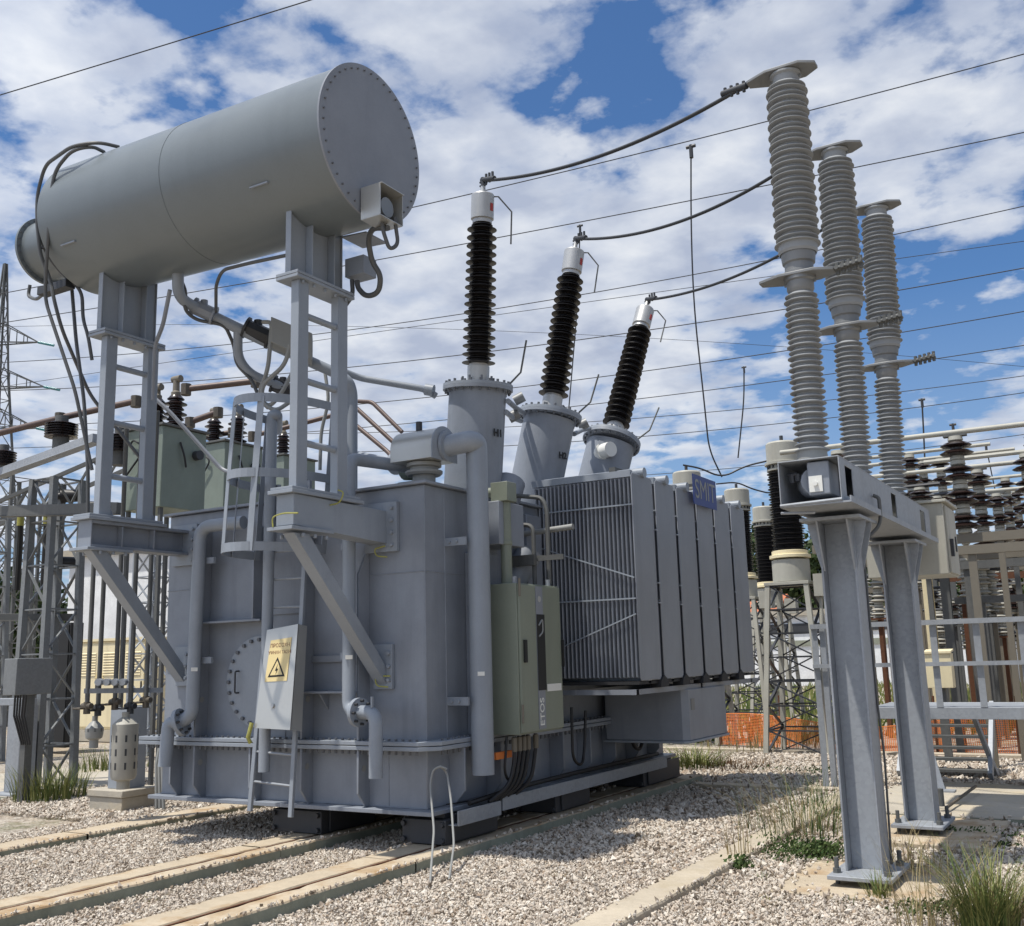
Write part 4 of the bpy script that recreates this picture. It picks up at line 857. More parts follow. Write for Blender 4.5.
m = MB(); zt = at(945, 502, 10.75).z; m.box(p0.x - .03, p1.x + .04, 10.71, 11.44, zt + .002, zt + .03); m.build('roof', 'offwhite', bc, bevel=.005)
m = MB(); m.box(p1.x + .001, p1.x + .02, 10.79, 11.36, zt - .68, zt - .03); m.build('door', 'offwhite', bc, bevel=.004)
m = MB(); m.box(p1.x + .021, p1.x + .05, 10.85, 10.90, zt - .52, zt - .35); m.box(p1.x + .021, p1.x + .03, 11.2, 11.25, zt - .45, zt - .3); m.each('door_handle', 'dark', bc)

# conductors from the bushings to the breaker
def sagline(a, b, sag, n=24): return [a.lerp(b, k / n) + V((0, 0, -4 * sag * (k / n) * (1 - k / n))) for k in range(n + 1)]
for tp, pt, sg_, lab in zip(TIP, PT, (.16, .20, .16), ('nearest', 'middle', 'farthest')):
    s = (pt - tp).normalized(); a = tp + s * .10; m = MB()
    m.tube(sagline(a, pt - s * .05, sg_), .017, 10); c = m.build('conductor', 'wire', None)
    tag(c, {'nearest': 'thick dark cable from the nearest black bushing up to the front breaker pole', 'middle': 'thick dark cable from the middle black bushing to the second breaker pole', 'farthest': 'thick dark cable from the leaning far bushing to the rearmost breaker pole'}[lab], 'cable', 'cables between transformer and breaker')
    m = MB(); m.cyl(tp - V((0, 0, .04)), tp + V((0, 0, .05)), .026, 12); m.cyl(tp + V((0, 0, .03)) - s * .02, a + s * .08, .027, 12)
    for j in range(3): q = tp + s * (.05 + .05 * j) + V((0, 0, .03)); m.cyl(q - V((0, 0, .05)), q + V((0, 0, .05)), .014, 8)
    for j in range(2): q = tp + V((0, 0, -.03 + .04 * j)); m.cyl(q - s * .05, q + s * .05, .012, 8)
    for j in range(4): q = pt - s * (.04 + .06 * j) ; m.cyl(q - V((0, 0, .045)), q + V((0, 0, .045)), .014, 8); m.cyl(q - s * .03, q + s * .03, .028, 10)
    m.each('clamp', 'dark', c)

# ------------------------------------------------------------------ lattice helper
def lattice(m, o, w0, w1, h, nb, leg=.06, br=.035, w0y=None, w1y=None):   # square tapering tower of angles
    o = V(o); w0y = w0y or w0; w1y = w1y or w1
    def c(k, z):
        t = z / h; a = (w0 + (w1 - w0) * t) / 2; b = (w0y + (w1y - w0y) * t) / 2; sx, sy = ((-1, -1), (1, -1), (1, 1), (-1, 1))[k % 4]
        return o + V((sx * a, sy * b, z))
    for k in range(4): m.bar(c(k, 0), c(k, h), leg, leg)
    zs = [h * j / nb for j in range(nb + 1)]
    for j in range(nb):
        for k in range(4):
            a, b = (k, k + 1) if j % 2 else (k + 1, k); m.bar(c(a, zs[j]), c(b, zs[j + 1]), br, br * .4)
            m.bar(c(k, zs[j + 1] - .01), c(k + 1, zs[j + 1] - .01), br, br * .5)
    return m

# ------------------------------------------------------------------ current transformers
CTL = {'a': 'black ribbed current transformer on a lattice stand, close beside the breaker beam end', 'b': 'beige-capped current transformer right behind the blue name board',
       'c': 'beige-capped current transformer above the far end of the radiators', 'd': 'farther black current transformer half hidden behind the nearer one'}
for key, px, py, D in (('a', 781, 437, 17.3), ('b', 686, 467, 19.7), ('c', 736, 485, 22.4), ('d', 763, 503, 25.)):
    top = atd(px, py, D); base = V((top.x, top.y, 0)); zt = top.z; zb = zt - 2.42
    t = thing('current_transformer', CTL[key], 'transformer', base, 'current transformers on lattice stands')
    m = MB(); m.lathe([(.27, 0), (.30, .01), (.30, .36), (.25, .38)], base + V((0, 0, zb)), n=32); bs = m.build('base_tank', 'offwhite', t, bevel=.005)
    m = MB(); m.box(base.x - .36, base.x + .36, base.y - .36, base.y + .36, zb - .05, zb); m.build('base_frame', 'offwhite', t, bevel=.004)
    m = MB(); m.lathe([(.29, .0), (.33, .005), (.33, .05), (.29, .06), (.29, .12), (.26, .13)], base + V((0, 0, zb + .39)), n=32); m.build('lower_flange', 'cream', t)
    m = MB(); m.lathe(sheds(.215, .275, .255, .042, 31, zb + .52), base, n=36); m.build('insulator', 'shed', t, smooth=25)
    m = MB(); m.lathe([(.22, 0), (.27, .01), (.27, .04), (.24, .05), (.24, .1), (.30, .11), (.30, .15), (.265, .16), (.265, .46), (.24, .49), (.05, .5)], base + V((0, 0, zb + 1.83)), n=32); hd = m.build('head', 'offwhite', t, smooth=30)
    m = MB(); m.ring(base + V((0, 0, zb + 1.88)), (0, 0, 1), .255, .014, .05, 18); m.cyl(base + V((0, 0, zb + 2.32)), base + V((0, 0, zb + 2.44)), .03, 10); m.build('terminal', 'dark', hd)
    m = MB(); lattice(m, base, .95, .62, zb - .05, 7, .001, .045); m.build('stand_bracing', 'dark', t, smooth=0)
    m = MB()
    for sx, sy in ((-1, -1), (1, -1), (1, 1), (-1, 1)): m.bar(base + V((sx * .475, sy * .475, 0)), base + V((sx * .31, sy * .31, zb - .05)), .075)
    m.each('stand_leg', 'offwhite', t)
    m = MB(); m.box(base.x + .42, base.x + .68, base.y - .3, base.y - .05, zb - .25, zb + .1); m.tube([base + V((.5, -.2, zb - .25)), base + V((.45, -.3, 1.2)), base + V((.4, -.3, .05))], .03, 8); m.build('terminal_box', 'offwhite', t)

# ------------------------------------------------------------------ overhead lines
def pathline(p, D0, D1, n=30):    # p: three picture points fixing a span between depth D0 and D1
    (x0, y0), (x1, y1), (x2, y2) = p; a = atd(x0, y0, D0); c = atd(x2, y2, D1); t = (x1 - x0) / (x2 - x0)
    w = (t / D1) / (t / D1 + (1 - t) / D0) if 0 else t * D0 / (t * D0 + (1 - t) * D1)
    mid = a.lerp(c, w); r = ray(x1, y1); q = atd(x1, y1, (mid - EYE).length / r.length); sag = (mid.z - q.z) / max(.05, 4 * w * (1 - w))
    return sagline(a, c, sag, n)
wires = [((-150, 140), (156, 48), (420, -34), 36, 30, .020), ((-100, 312), (480, 195), (1120, 28), 46, 32, .019), ((-100, 338), (430, 252), (1120, 112), 50, 34, .019),
         ((-100, 366), (480, 315), (1120, 184), 55, 36, .018), ((-100, 392), (560, 345), (1120, 250), 60, 38, .02), ((-100, 402), (600, 300), (1120, 228), 75, 50, .017),
         ((-100, 428), (560, 384), (1120, 294), 60, 42, .02), ((-100, 450), (640, 400), (1120, 330), 66, 46, .02), ((-100, 415), (640, 420), (1120, 362), 70, 48, .018),
         ((350, 452), (700, 432), (1120, 378), 60, 52, .02), ((-100, 330), (480, 328), (1120, 376), 95, 80, .018), ((560, 480), (800, 462), (1120, 420), 60, 52, .018)]
for k, (a, b, c, D0, D1, r) in enumerate(wires):
    m = MB(); m.tube(pathline((a, b, c), D0, D1), r, 6); o = m.build('overhead_wire', 'wire', None)
    tag(o, ('thin overhead wire crossing the upper left corner of the sky' if k == 0 else 'thin overhead power line crossing the sky behind the bushings'), 'power line', None if k == 0 else 'overhead lines across the sky')
    if k == 0: pass
def drop(pts, D, r, lab, grp=None, clamp=True):
    m = MB(); P_ = [atd(x, y, D) for x, y in pts]; m.tube(P_, r, 6, bend=1.5); o = m.build('dropper_cable', 'wire', None); tag(o, lab, 'cable', grp)
    if clamp: m = MB(); m.cyl(P_[0] + V((0, 0, .10)), P_[0] - V((0, 0, .16)), .04, 8); m.cyl(P_[0] - V((.09, 0, -.07)), P_[0] + V((.09, 0, .07)), .035, 8); m.each('clamp', 'dark', o)
drop(((691, 150), (691, 230), (694, 310), (704, 400), (709, 450), (722, 477)), 19.7, .016, 'long loose dropper cable hanging in a curve above the radiators')
drop(((744, 369), (744, 400), (738, 458)), 40, .03, 'short straight dropper wire above the far radiator end')
drop(((922, 402), (924, 440), (926, 490)), 30, .025, 'thin dropper wire just right of the rearmost breaker pole')
drop(((953, 427), (956, 445)), 30, .03, 'tiny dropper wire above the tall brown insulator stack')
drop(((986, 446), (995, 490), (1002, 520)), 34, .02, 'thin slanting dropper wire among the brown insulator stacks')
drop(((580, 228), (578, 300), (570, 395), (566, 440)), 32, .02, 'thin vertical dropper wire beside the middle black bushing')
drop(((683, 465), (700, 468), (722, 478), (745, 466), (767, 461)), 19.0, .016, 'slack cable looping from the beige cap toward the breaker beam', None, False)
drop(((716, 484), (737, 482), (752, 489), (768, 493), (775, 492)), 22.0, .016, 'lower slack cable running right from the far beige cap', None, False)

# ------------------------------------------------------------------ right: disconnector bay
def stack(name, o, n, unit, rc, rs, mat, parent):
    m = MB(); z = 0
    for k in range(n):
        u = unit; m.m = 0; m.lathe([(rc * .8, z), (rc * 1.2, z + u * .04), (rc * 1.15, z + u * .16), (rc, z + u * .2)], o, n=20)
        m.m = 1; m.lathe([(rc, z + u * .2), (rs * .9, z + u * .26), (rs, z + u * .30), (rs * .75, z + u * .40), (rc, z + u * .46), (rc, z + u * .54), (rs * .85, z + u * .58), (rs * .93, z + u * .62), (rs * .7, z + u * .72), (rc, z + u * .8)], o, n=24)
        m.m = 0; m.lathe([(rc * 1.05, z + u * .8), (rc * 1.25, z + u * .84), (rc * 1.15, z + u)], o, n=20); z += u
    return m.build(name, [mat[0], mat[1]], parent, smooth=40)
rg2 = random.Random(8)
rows = [(966, 540, 15., 1080), (985, 545, 18., 1066), (1002, 545, 21., 1080)]
for k, (px, py, D, px2) in enumerate(rows):
    a = atd(px, py, D); zb = 3.18; a.z = zb
    labs = ['first', 'second', 'third']
    t = thing('disconnector', ['tallest disconnector, brown and white insulator stack nearest the pale breaker cabinet', 'middle disconnector stack of brown and white discs, one row behind the tallest', 'smallest disconnector stack of brown and white discs, third back'][k], 'disconnector', (a.x, a.y, 0), 'disconnectors with stacked brown insulators')
    stack('insulator', a, 4, .36, .085, .235, ('offwhite', 'brown'), t)
    stack('insulator', a + V((1.12, 0, 0)), 4, .36, .085, .235, ('offwhite', 'brown'), t)
    stack('insulator', a + V((-1.7, 0, 0)), 4, .36, .09, .19, ('offwhite', 'brown'), t)
    m = MB(); m.cyl(a + V((-2.6, 0, 1.52)), a + V((1.1, 0, 1.50)), .04, 12); m.build('tube_bus', 'offwhite', t)
    m = MB(); m.box(a.x - .16, a.x + .16, a.y - .06, a.y + .06, zb + 1.44, zb + 1.47); m.tube([a + V((.95, 0, 1.52)), a + V((1.12, .1, 1.5)), a + V((1.3, 0, 1.45))], .06, 8); m.each('arm_clamp', 'galvd', t)
    m = MB()
    m.box(a.x - 2.2, a.x + 2.8, a.y - .07, a.y + .07, zb - .13, zb - .001); m.build('support_beam', 'pvc', t)
    m = MB()
    for dx in (-1.6, .45, 2.2): m.box(a.x + dx - .04, a.x + dx + .04, a.y - .04, a.y + .04, 0, zb - .13)
    m.each('column', 'pvc' if k != 1 else 'galvd', t)
for px, py, D, n in ((914, 505, 22, 3), (928, 520, 25, 4), (946, 520, 24, 4), (1012, 540, 24, 4), (1022, 545, 27, 4), (966, 545, 27, 4), (984, 548, 30, 4), (1036, 540, 17, 4), (900, 540, 28, 4), (937, 545, 33, 4)):
    a = atd(px, py, D); t = thing('stacked_insulator', 'smaller stack of dark brown discs on a thin post, farther back in the right-hand bay', 'insulator', (a.x, a.y, 0), 'far stacked insulators of the right-hand bay')
    stack('insulator', a, n, .36, .085, .235, ('offwhite', 'brown'), t); m = MB(); m.box(a.x - .06, a.x + .06, a.y - .06, a.y + .06, 0, a.z - .001); m.build('post', rg2.choice(('pvc', 'galvd')), t)
    m = MB(); m.cyl((a.x - 1.6, a.y, a.z + .36 * n + .04), (a.x + 1.6, a.y, a.z + .36 * n + .04), .04, 8); m.build('tube_bus', 'offwhite', t)
# lower steelwork and posts behind the platform
rg = random.Random(3)
k = 0
for px, D, top, w, mat in ((905, 17, 560, .10, 'pvc'), (925, 16.5, 560, .14, 'cream'), (943, 16, 565, .13, 'galvd'), (962, 20, 585, .08, 'rust'), (985, 19, 590, .12, 'galvd'), (1003, 22, 590, .10, 'pvc'), (1018, 19, 585, .12, 'pvc'), (893, 21, 575, .10, 'galvd'), (860, 20, 590, .12, 'pvc'), (848, 23, 585, .08, 'galvd'), (972, 25, 600, .10, 'galvd'), (1030, 24, 600, .12, 'galvd')):
    a = atd(px, top, D); m = MB(); m.box(a.x - w / 2, a.x + w / 2, a.y - w / 2, a.y - w / 2 + .014, 0, a.z); m.box(a.x - w / 2, a.x + w / 2, a.y + w / 2 - .014, a.y + w / 2, 0, a.z); m.box(a.x - .006, a.x + .006, a.y - w / 2 + .015, a.y + w / 2 - .015, 0, a.z); m.box(a.x - w * .9, a.x + w * .9, a.y - w * .9, a.y + w * .9, a.z, a.z + .02)
    o = m.build('steel_post', mat, None); tag(o, {'cream': 'rust stained cream steel post under the pale breaker cabinet', 'rust': 'narrow rusty brown steel post in the crowded bay at the right', 'pvc': 'weathered beige steel post standing in the crowded switchgear bay', 'galvd': 'dull galvanised steel post standing in the crowded switchgear bay'}[mat], 'post', None if mat in ('cream', 'rust') else 'steel posts of the switchgear bay, ' + mat.replace('pvc', 'beige').replace('galvd', 'galvanised'))
for px0, py, px1, py1, D, w, mat in ((940, 552, 1060, 545, 14.2, .12, 'pvc'), (940, 567, 1060, 562, 17, .13, 'galvd'), (945, 579, 1060, 576, 20, .12, 'rust'), (955, 601, 1060, 598, 17, .11, 'galvd'), (965, 612, 1060, 608, 21, .11, 'galvd'), (840, 592, 900, 590, 22, .10, 'pvc')):
    a = atd(px0, py, D); b = V((a.x + (px1 - px0) * D / F / .86, a.y, a.z)); m = MB(); m.box(a.x, b.x, a.y - w / 2, a.y - w / 2 + .014, a.z - w / 2, a.z + w / 2); m.box(a.x, b.x, a.y - w / 2 + .0141, a.y + w / 2, a.z + w / 2 - .012, a.z + w / 2); m.box(a.x, b.x, a.y - w / 2 + .0141, a.y + w / 2, a.z - w / 2, a.z - w / 2 + .012)
    for x in (a.x + .4, b.x - .4): m.box(x - .05, x + .05, a.y - .03, a.y + .05, 0, a.z - w / 2)
    o = m.build('channel_gantry', mat, None); tag(o, {'pvc': 'weathered beige channel frame', 'galvd': 'dull grey channel frame', 'rust': 'rusty brown channel frame'}[mat] + ' carried on two legs in the bay at right', 'steel frame', 'channel frames of the bay, ' + {'pvc': 'beige', 'galvd': 'grey', 'rust': 'rusty'}[mat])
for px, py, D, n in ((921, 503, 16, 1), (938, 510, 18, 1), *((rg.randrange(846, 1022), rg.randrange(572, 655), rg.uniform(18, 27), rg.choice((2, 3, 3, 4))) for _ in range(34)), (968, 600, 18, 3), (978, 608, 19, 3), (1005, 585, 20, 2), (992, 622, 21, 3), (955, 625, 21, 2), (1016, 612, 19, 2), (935, 612, 22, 2), (880, 600, 22, 2), (870, 620, 24, 3), (950, 600, 24, 2), (907, 620, 21, 3), (985, 580, 23, 2), (1012, 640, 22, 2)):
    a = atd(px, py, D); pedm = rg.choice(('galvd', 'pvc', 'pvc', 'rust')); t = thing('post_insulator', 'stubby brown and white post insulator on a steel pedestal in the right-hand bay', 'insulator', (a.x, a.y, 0), 'post insulators in the right-hand bay')
    stack('insulator', a, n, .24, .07, .15 if n > 1 else .19, ('offwhite', 'brown' if n < 3 else 'pvcl'), t)
    m = MB(); m.box(a.x - .035, a.x + .035, a.y - .035, a.y + .035, 0, a.z - .03); m.box(a.x - .16, a.x + .16, a.y - .12, a.y + .12, a.z - .03, a.z); m.build('pedestal', pedm, t)
    m = MB(); z = a.z + n * .24; m.cyl((a.x - .3, a.y, z + .03), (a.x + .3, a.y, z + .03), .03, 8); m.build('cap_fitting', 'dark', t)
a = atd(940, 668, 14.5); m = MB(); m.box(a.x - .17, a.x + .17, a.y - .11, a.y + .11, a.z - .27, a.z + .20); bx = thing('meter_box', 'small tan metal box with a sloped lid on a post behind the platform rail', 'box', (a.x, a.y, 0)); m.build('body', 'cream', bx, bevel=.006)
m = MB(); m.prism([(a.x - .18, a.y - .13, a.z + .201), (a.x + .18, a.y - .13, a.z + .201), (a.x + .18, a.y - .13, a.z + .23), (a.x - .18, a.y - .13, a.z + .23)], (0, .25, .03)); m.build('lid', 'cream', bx); m = MB(); m.box(a.x - .05, a.x + .05, a.y - .04, a.y + .04, 0, a.z - .27); m.build('post', 'galvd', bx)

# access platform with railing and steps
PL = thing('access_platform', 'galvanised access platform with two-bar railing and open steps behind the breaker columns', 'platform', (-2.0, 12.9, 0))
xa, xb, ya, yb = -3.36, .6, 12.55, 13.6; zd = .93
m = MB(); m.box(xa + .6, xb, ya, ya + .05, zd - .13, zd); m.box(xa + .6, xb, ya + .051, yb, zd - .03, zd - .002); m.box(xa + .6, xb, yb + .001, yb + .05, zd - .13, zd); m.build('deck', 'galvl', PL, bevel=.004)
m = MB()
for z, w in ((1.86, .055), (1.40, .045)): m.box(xa, xb, ya - .045, ya - .005, z - w / 2, z + w / 2)
m.each('rail', 'galv', PL)
m = MB()
for x in (-2.75, -2.0, -1.55, -1.1, -.4): m.box(x - .035, x + .035, ya - .004, ya + .012, zd, 1.83)
m.each('railing_post', 'galvl', PL)
m = MB(); m.box(xa, xa + .07, ya - .004, ya + .008, .02, 1.86); m.box(xa + .09, xa + .15, ya + .02, ya + .09, .02, 1.86); m.bar((-2.05, 12.35, .06), (-2.25, ya + .02, zd - .13), .09, .05); m.box(-2.2, -1.9, 12.27, 12.42, .056, .075); m.bar((-1.2, yb, 0), (-1.2, yb, zd - .13), .07); m.bar((xa + .7, yb, 0), (xa + .7, yb, zd - .13), .07); m.each('leg', 'galv', PL)
m = MB()
for k in range(6): m.box(-2.75, -1.75, 14.0 + .12 * k, 14.2 + .12 * k, .08 + .125 * k, .11 + .125 * k)
m.each('step', 'galvd', PL)
m = MB(); m.bar((-1.73, 13.9, .05), (-1.73, 14.75, .85), .05, .12); m.bar((-2.77, 13.9, .05), (-2.77, 14.75, .85), .05, .12); m.bar((-1.7, 14.3, 0), (-1.85, 13.65, .9), .05); m.each('stringer', 'galvl', PL)
m = MB(); m.bar(atz(946, 808, .10), atz(976, 786, .13), .022); lv = m.build('ground_lever', 'valv', None); tag(lv, 'thin dark lever bar lying on the concrete by the rear breaker column', 'lever')
m = MB(); c = atz(941, 806, .10); m.cyl(c, c + V((0, 0, .16)), .035, 12); m.build('hub', 'galvd', lv)

# orange safety net
m = MB(); P0, P1 = V((-6.6, 17.9, 0)), V((-1.6, 17.0, 0)); n = 170
def top_(t): return .52 + .06 * math.sin(9 * t) - .10 * math.sin(3.1 * t)
for k in range(n + 1):
    t = k / n; p = P0.lerp(P1, t) + V((0, .05 * math.sin(20 * t), 0)); m.bar(p, p + V((.03 * math.sin(13 * t), 0, top_(t))), .008, .004)
for j in range(21):
    pts = [P0.lerp(P1, k / 30) + V((0, .05 * math.sin(20 * k / 30), top_(k / 30) * (.04 + j / 20.8))) for k in range(31)]
    m.tube(pts, .0045 if j < 20 else .010, 4)
nt_ = m.build('safety_net', 'orange', None, smooth=0); tag(nt_, 'sagging orange plastic safety net along the ground behind the gravel', 'safety net')
m = MB()
for t in (.02, .25, .5, .75, .98): p = P0.lerp(P1, t); m.cyl(p, p + V((.05 * (t - .5), 0, .85)), .018, 8)
m.each('stake', 'rust', nt_)

# far buildings at the right
def building(name, lab, x0, x1, y0, y1, h, mat, bands=(), roof=None):
    t = thing(name, lab, 'building', ((x0 + x1) / 2, (y0 + y1) / 2, 0)); m = MB(); m.box(x0, x1, y0, y1, 0, h); w = m.build('wall', mat, t)
    m = MB(); m.box(x0 - .2, x1 + .2, y0 - .2, y1 + .2, h + .002, h + .25); m.build('roof_slab', 'concg', t)
    for z0, z1, mt in bands: m = MB(); m.box(x0 + .1, x1 - .1, y0 - .06, y0 - .002, z0, z1); m.build('window_band', mt, t)
    return t
a = atd(735, 650, 46); b = atd(868, 650, 46)
building('substation_building', 'long low white building beyond the orange net', a.x - 3, b.x + 6, a.y + 2, a.y + 10, 3.1, 'wallw', ((2.35, 2.75, 'dark'), (1.75, 2.0, 'concs')))
a = atd(748, 640, 110); t = thing('house', 'distant house with an orange tiled roof below the hillside trees', 'house', (a.x, a.y, 0))
m = MB(); m.box(a.x - 4, a.x + 4, a.y - 4, a.y + 4, 0, 5.2); m.build('wall', 'wallw', t); m = MB(); m.prism([(a.x - 4.6, a.y - 4.6, 5.21), (a.x + 4.6, a.y - 4.6, 5.21), (a.x + 4.6, a.y, 7.2), (a.x - 4.6, a.y, 7.2)], (0, 0, .15)); m.prism([(a.x - 4.6, a.y + 4.6, 5.21), (a.x + 4.6, a.y + 4.6, 5.21), (a.x + 4.6, a.y + .001, 7.2), (a.x - 4.6, a.y + .001, 7.2)], (0, 0, .15)); m.build('roof', 'tile', t)
m = MB()
for x in (-2, 1): m.box(a.x + x, a.x + x + 1, a.y - 4.03, a.y - 4.003, 2.6, 4)
m.each('window', 'dark', t)

# ------------------------------------------------------------------ left: gantries, boxes, kiosk
def tower(lab, o, w, h, nb, mat, w1=None, leg=.07, grp=None):
    m = MB(); lattice(m, (0, 0, 0), w, w1 or w, h, nb, leg, .04); m.v = [tuple(V(v) + V(o)) for v in m.v]
    return tag(m.build('lattice_column', mat, None, smooth=0), lab, 'lattice column', grp)
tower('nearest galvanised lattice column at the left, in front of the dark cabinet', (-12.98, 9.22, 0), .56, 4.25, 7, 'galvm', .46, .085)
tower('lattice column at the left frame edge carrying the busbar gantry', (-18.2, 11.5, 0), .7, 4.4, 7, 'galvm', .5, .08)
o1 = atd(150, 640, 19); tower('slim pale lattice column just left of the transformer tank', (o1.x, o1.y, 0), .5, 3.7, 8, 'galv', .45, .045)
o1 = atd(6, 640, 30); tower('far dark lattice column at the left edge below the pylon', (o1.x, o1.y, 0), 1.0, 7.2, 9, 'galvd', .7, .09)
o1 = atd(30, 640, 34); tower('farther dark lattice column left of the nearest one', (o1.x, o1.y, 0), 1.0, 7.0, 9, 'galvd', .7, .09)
def gbeam(nm, lab, a, b, w, h, mat, grp=None): m = MB(); m.bar(a, b, w, h); m.bar(a - V((0, 0, h * .56)), b - V((0, 0, h * .56)), w * 1.2, .012); return tag(m.build(nm, mat, None, bevel=.004), lab, 'beam', grp)
gbeam('gantry_beam', 'bright galvanised beam running over the lattice column to the drum support', atz(-30, 484, 4.33), atz(97, 438, 4.45), .12, .105, 'galv')
gbeam('gantry_beam', 'lower dark beam between the lattice columns at the left edge', atz(-30, 512, 3.9), atz(120, 508, 3.6), .10, .14, 'galvd')
gbeam('gantry_beam', 'horizontal strut crossing the lattice column at head height', atd(-30, 617, 14.6), atd(82, 617, 14.9), .08, .09, 'galvd')
m = MB(); lattice(m, (0, 0, 0), .5, .5, 3.4, 6, .05, .03); a = atd(-25, 535, 26); b = atd(125, 470, 26); d = (b - a).normalized()
mm = MB(); mm.bar(a, b, .09); mm.bar(a + V((0, 0, .6)), b + V((0, 0, .6)), .09)
for k in range(9): mm.bar(a.lerp(b, k / 9) + V((0, 0, .6 * (k % 2))), a.lerp(b, (k + 1) / 9) + V((0, 0, .6 * ((k + 1) % 2))), .05)
tag(mm.build('truss_beam', 'galvd', None, smooth=0), 'open truss beam behind the left lattice columns', 'beam')
def bus(lab, pts, D, r, mat='copper', ins=(), n=2):
    P_ = [atd(x, y, D) for x, y in pts]; m = MB(); m.tube(P_, r, 10, bend=.15); o = m.build('busbar', mat, None); tag(o, lab, 'busbar')
    for p in P_: m = MB(); m.cyl(p - V((0, 0, .09)), p + V((0, 0, .07)), r * 1.6, 8); m.build('clamp', 'valv', o)
    return o
bus('brown busbar tube rising from the left edge to the first green box', ((-20, 438), (60, 418), (136, 401)), 14.6, .045)
bus('reddish busbar tube running right from the tallest brown bushing', ((186, 389), (256, 381)), 14.6, .045)
bus('short brown busbar linking the two brown bushings over the middle green box', ((190, 422), (218, 412)), 16.5, .05)
bus('dark lower busbar behind the second green box', ((192, 440), (232, 432)), 18., .045); 
bus('faint brown busbar behind the ladder cage', ((252, 436), (300, 424), (345, 412)), 17., .04)
def gbox(lab, corner, D, ztop, zbot, wx, wy, ins):
    a = atd(*corner, D); zt = a.z; t = thing('equipment_box', lab, 'equipment box', (a.x - wx / 2, a.y + wy / 2, 0), 'green boxes behind the transformer'); zb = zt - (zbot)
    m = MB(); m.box(a.x - wx, a.x, a.y, a.y + wy, zb, zt); bd = m.build('body', 'pgreen', t, bevel=.012)
    m = MB(); m.box(a.x - wx - .04, a.x + .04, a.y - .04, a.y + wy + .04, zt + .002, zt + .035); m.build('lid', 'galvd', t, bevel=.005)
    m = MB()
    for x in (a.x - wx + .06, a.x - .06):
        for y in (a.y + .06, a.y + wy - .06): m.box(x - .025, x + .025, y - .025, y + .025, 0, zb)
    m.each('leg', 'galvd', t)
    m = MB(); m.tube([(a.x - wx * .8, a.y - .03, zt - .2), (a.x - wx * .7, a.y - .05, zt - .15), (a.x - wx * .35, a.y - .05, zt - .3), (a.x - wx * .85, a.y - .05, zb + .5)], .014, 8, bend=.1); m.tube([(a.x + .02, a.y + .3, zt - .2), (a.x + .06, a.y + .35, zt - .4), (a.x + .04, a.y + .4, zt - .55)], .014, 8, bend=.1); m.each('cable', 'black', t)
    m = MB(); m.cyl((a.x + .01, a.y + wy * .75, zt - .35), (a.x + .1, a.y + wy * .75, zt - .35), .07, 14); m.build('fitting', 'dark', t)
    for x, y, h in ins:
        o = V((a.x - wx * x, a.y + wy * y, zt + .036)); m = MB(); m.lathe(sheds(.085, .16, .12, .075, 6, 0), o, n=24); b_ = m.build('bushing', 'brown', t, smooth=25)
        m = MB(); m.lathe([(.07, .45), (.07, .5), (.05, .52), (.045, h)], o, n=16); m.cyl(o + V((-.07, 0, h)), o + V((.09, 0, h)), .05, 10); m.build('stem', 'pvc', b_)
gbox('nearest pale green steel box with two brown bushings on its lid', (163, 425), 14.5, 0, 1.15, .78, .8, ((.55, .3, .62), (.1, .35, .70)))
gbox('middle pale green steel box with brown bushings, behind the nearest one', (225, 441), 17.3, 0, 1.3, .78, .88, ((.7, .3, .62), (.1, .4, .62)))
gbox('farthest pale green steel box seen through the ladder cage', (284, 455), 20., 0, 1.3, .8, .9, ((.35, .3, .68),))
def coil(lab, px, py, D, r, h): 
    a = atd(px, py, D); t = thing('post_insulator', lab, 'insulator', (a.x, a.y, a.z - .2)); m = MB(); m.lathe(sheds(r * .75, r, r, h / 6, 6), a, n=28); m.build('insulator', 'brown', t, smooth=25); m = MB(); m.cyl(a - V((0, 0, .2)), a, r * .5, 12); m.cyl(a + V((0, 0, h)), a + V((0, 0, h + .1)), r * .4, 12); m.each('fitting', 'galvd', t)
coil('brown ribbed insulator standing on the bright gantry beam', 61, 438, 14.4, .22, .21)
coil('brown ribbed insulator half hidden behind the left drum support', 120, 452, 15, .22, .25)
coil('pale ribbed insulator low at the left edge beside the beam', 3, 466, 17., .2, .25)
for px, py, lab in ((62, 496, 'upper'), (54, 563, 'lower'), (90, 508, 'right')):
    a = atd(px, py, 15.); m = MB(); m.cyl(a, a + V((.28, .2, 0)), .10, 16, .08); m.cyl(a - V((.08, .06, 0)), a, .05, 12); tag(m.build('cable_end', 'black', None), {'upper': 'black cable end sticking out above the lattice column face', 'lower': 'black cable end with a pale tip left of the lattice column', 'right': 'black cable end right beside the left drum bracket'}[lab], 'cable end')
for px, lab in ((21, 'left'), (47, 'mid')):
    m = MB(); m.tube([atd(px, 505, 15.2), atd(px - 1, 540, 15.2), atd(px - 4, 590, 15.2)], .045, 8); o = m.build('cable', 'black', None); tag(o, {'left': 'thick black cable with a yellow band hanging left of the lattice column', 'mid': 'thick black cable hanging inside the lattice column'}[lab], 'cable')
    m = MB(); c = atd(px - .3, 519, 15.2); m.cyl(c - V((0, 0, .1)), c + V((0, 0, .1)), .05, 10); m.build('band', 'yg', o)
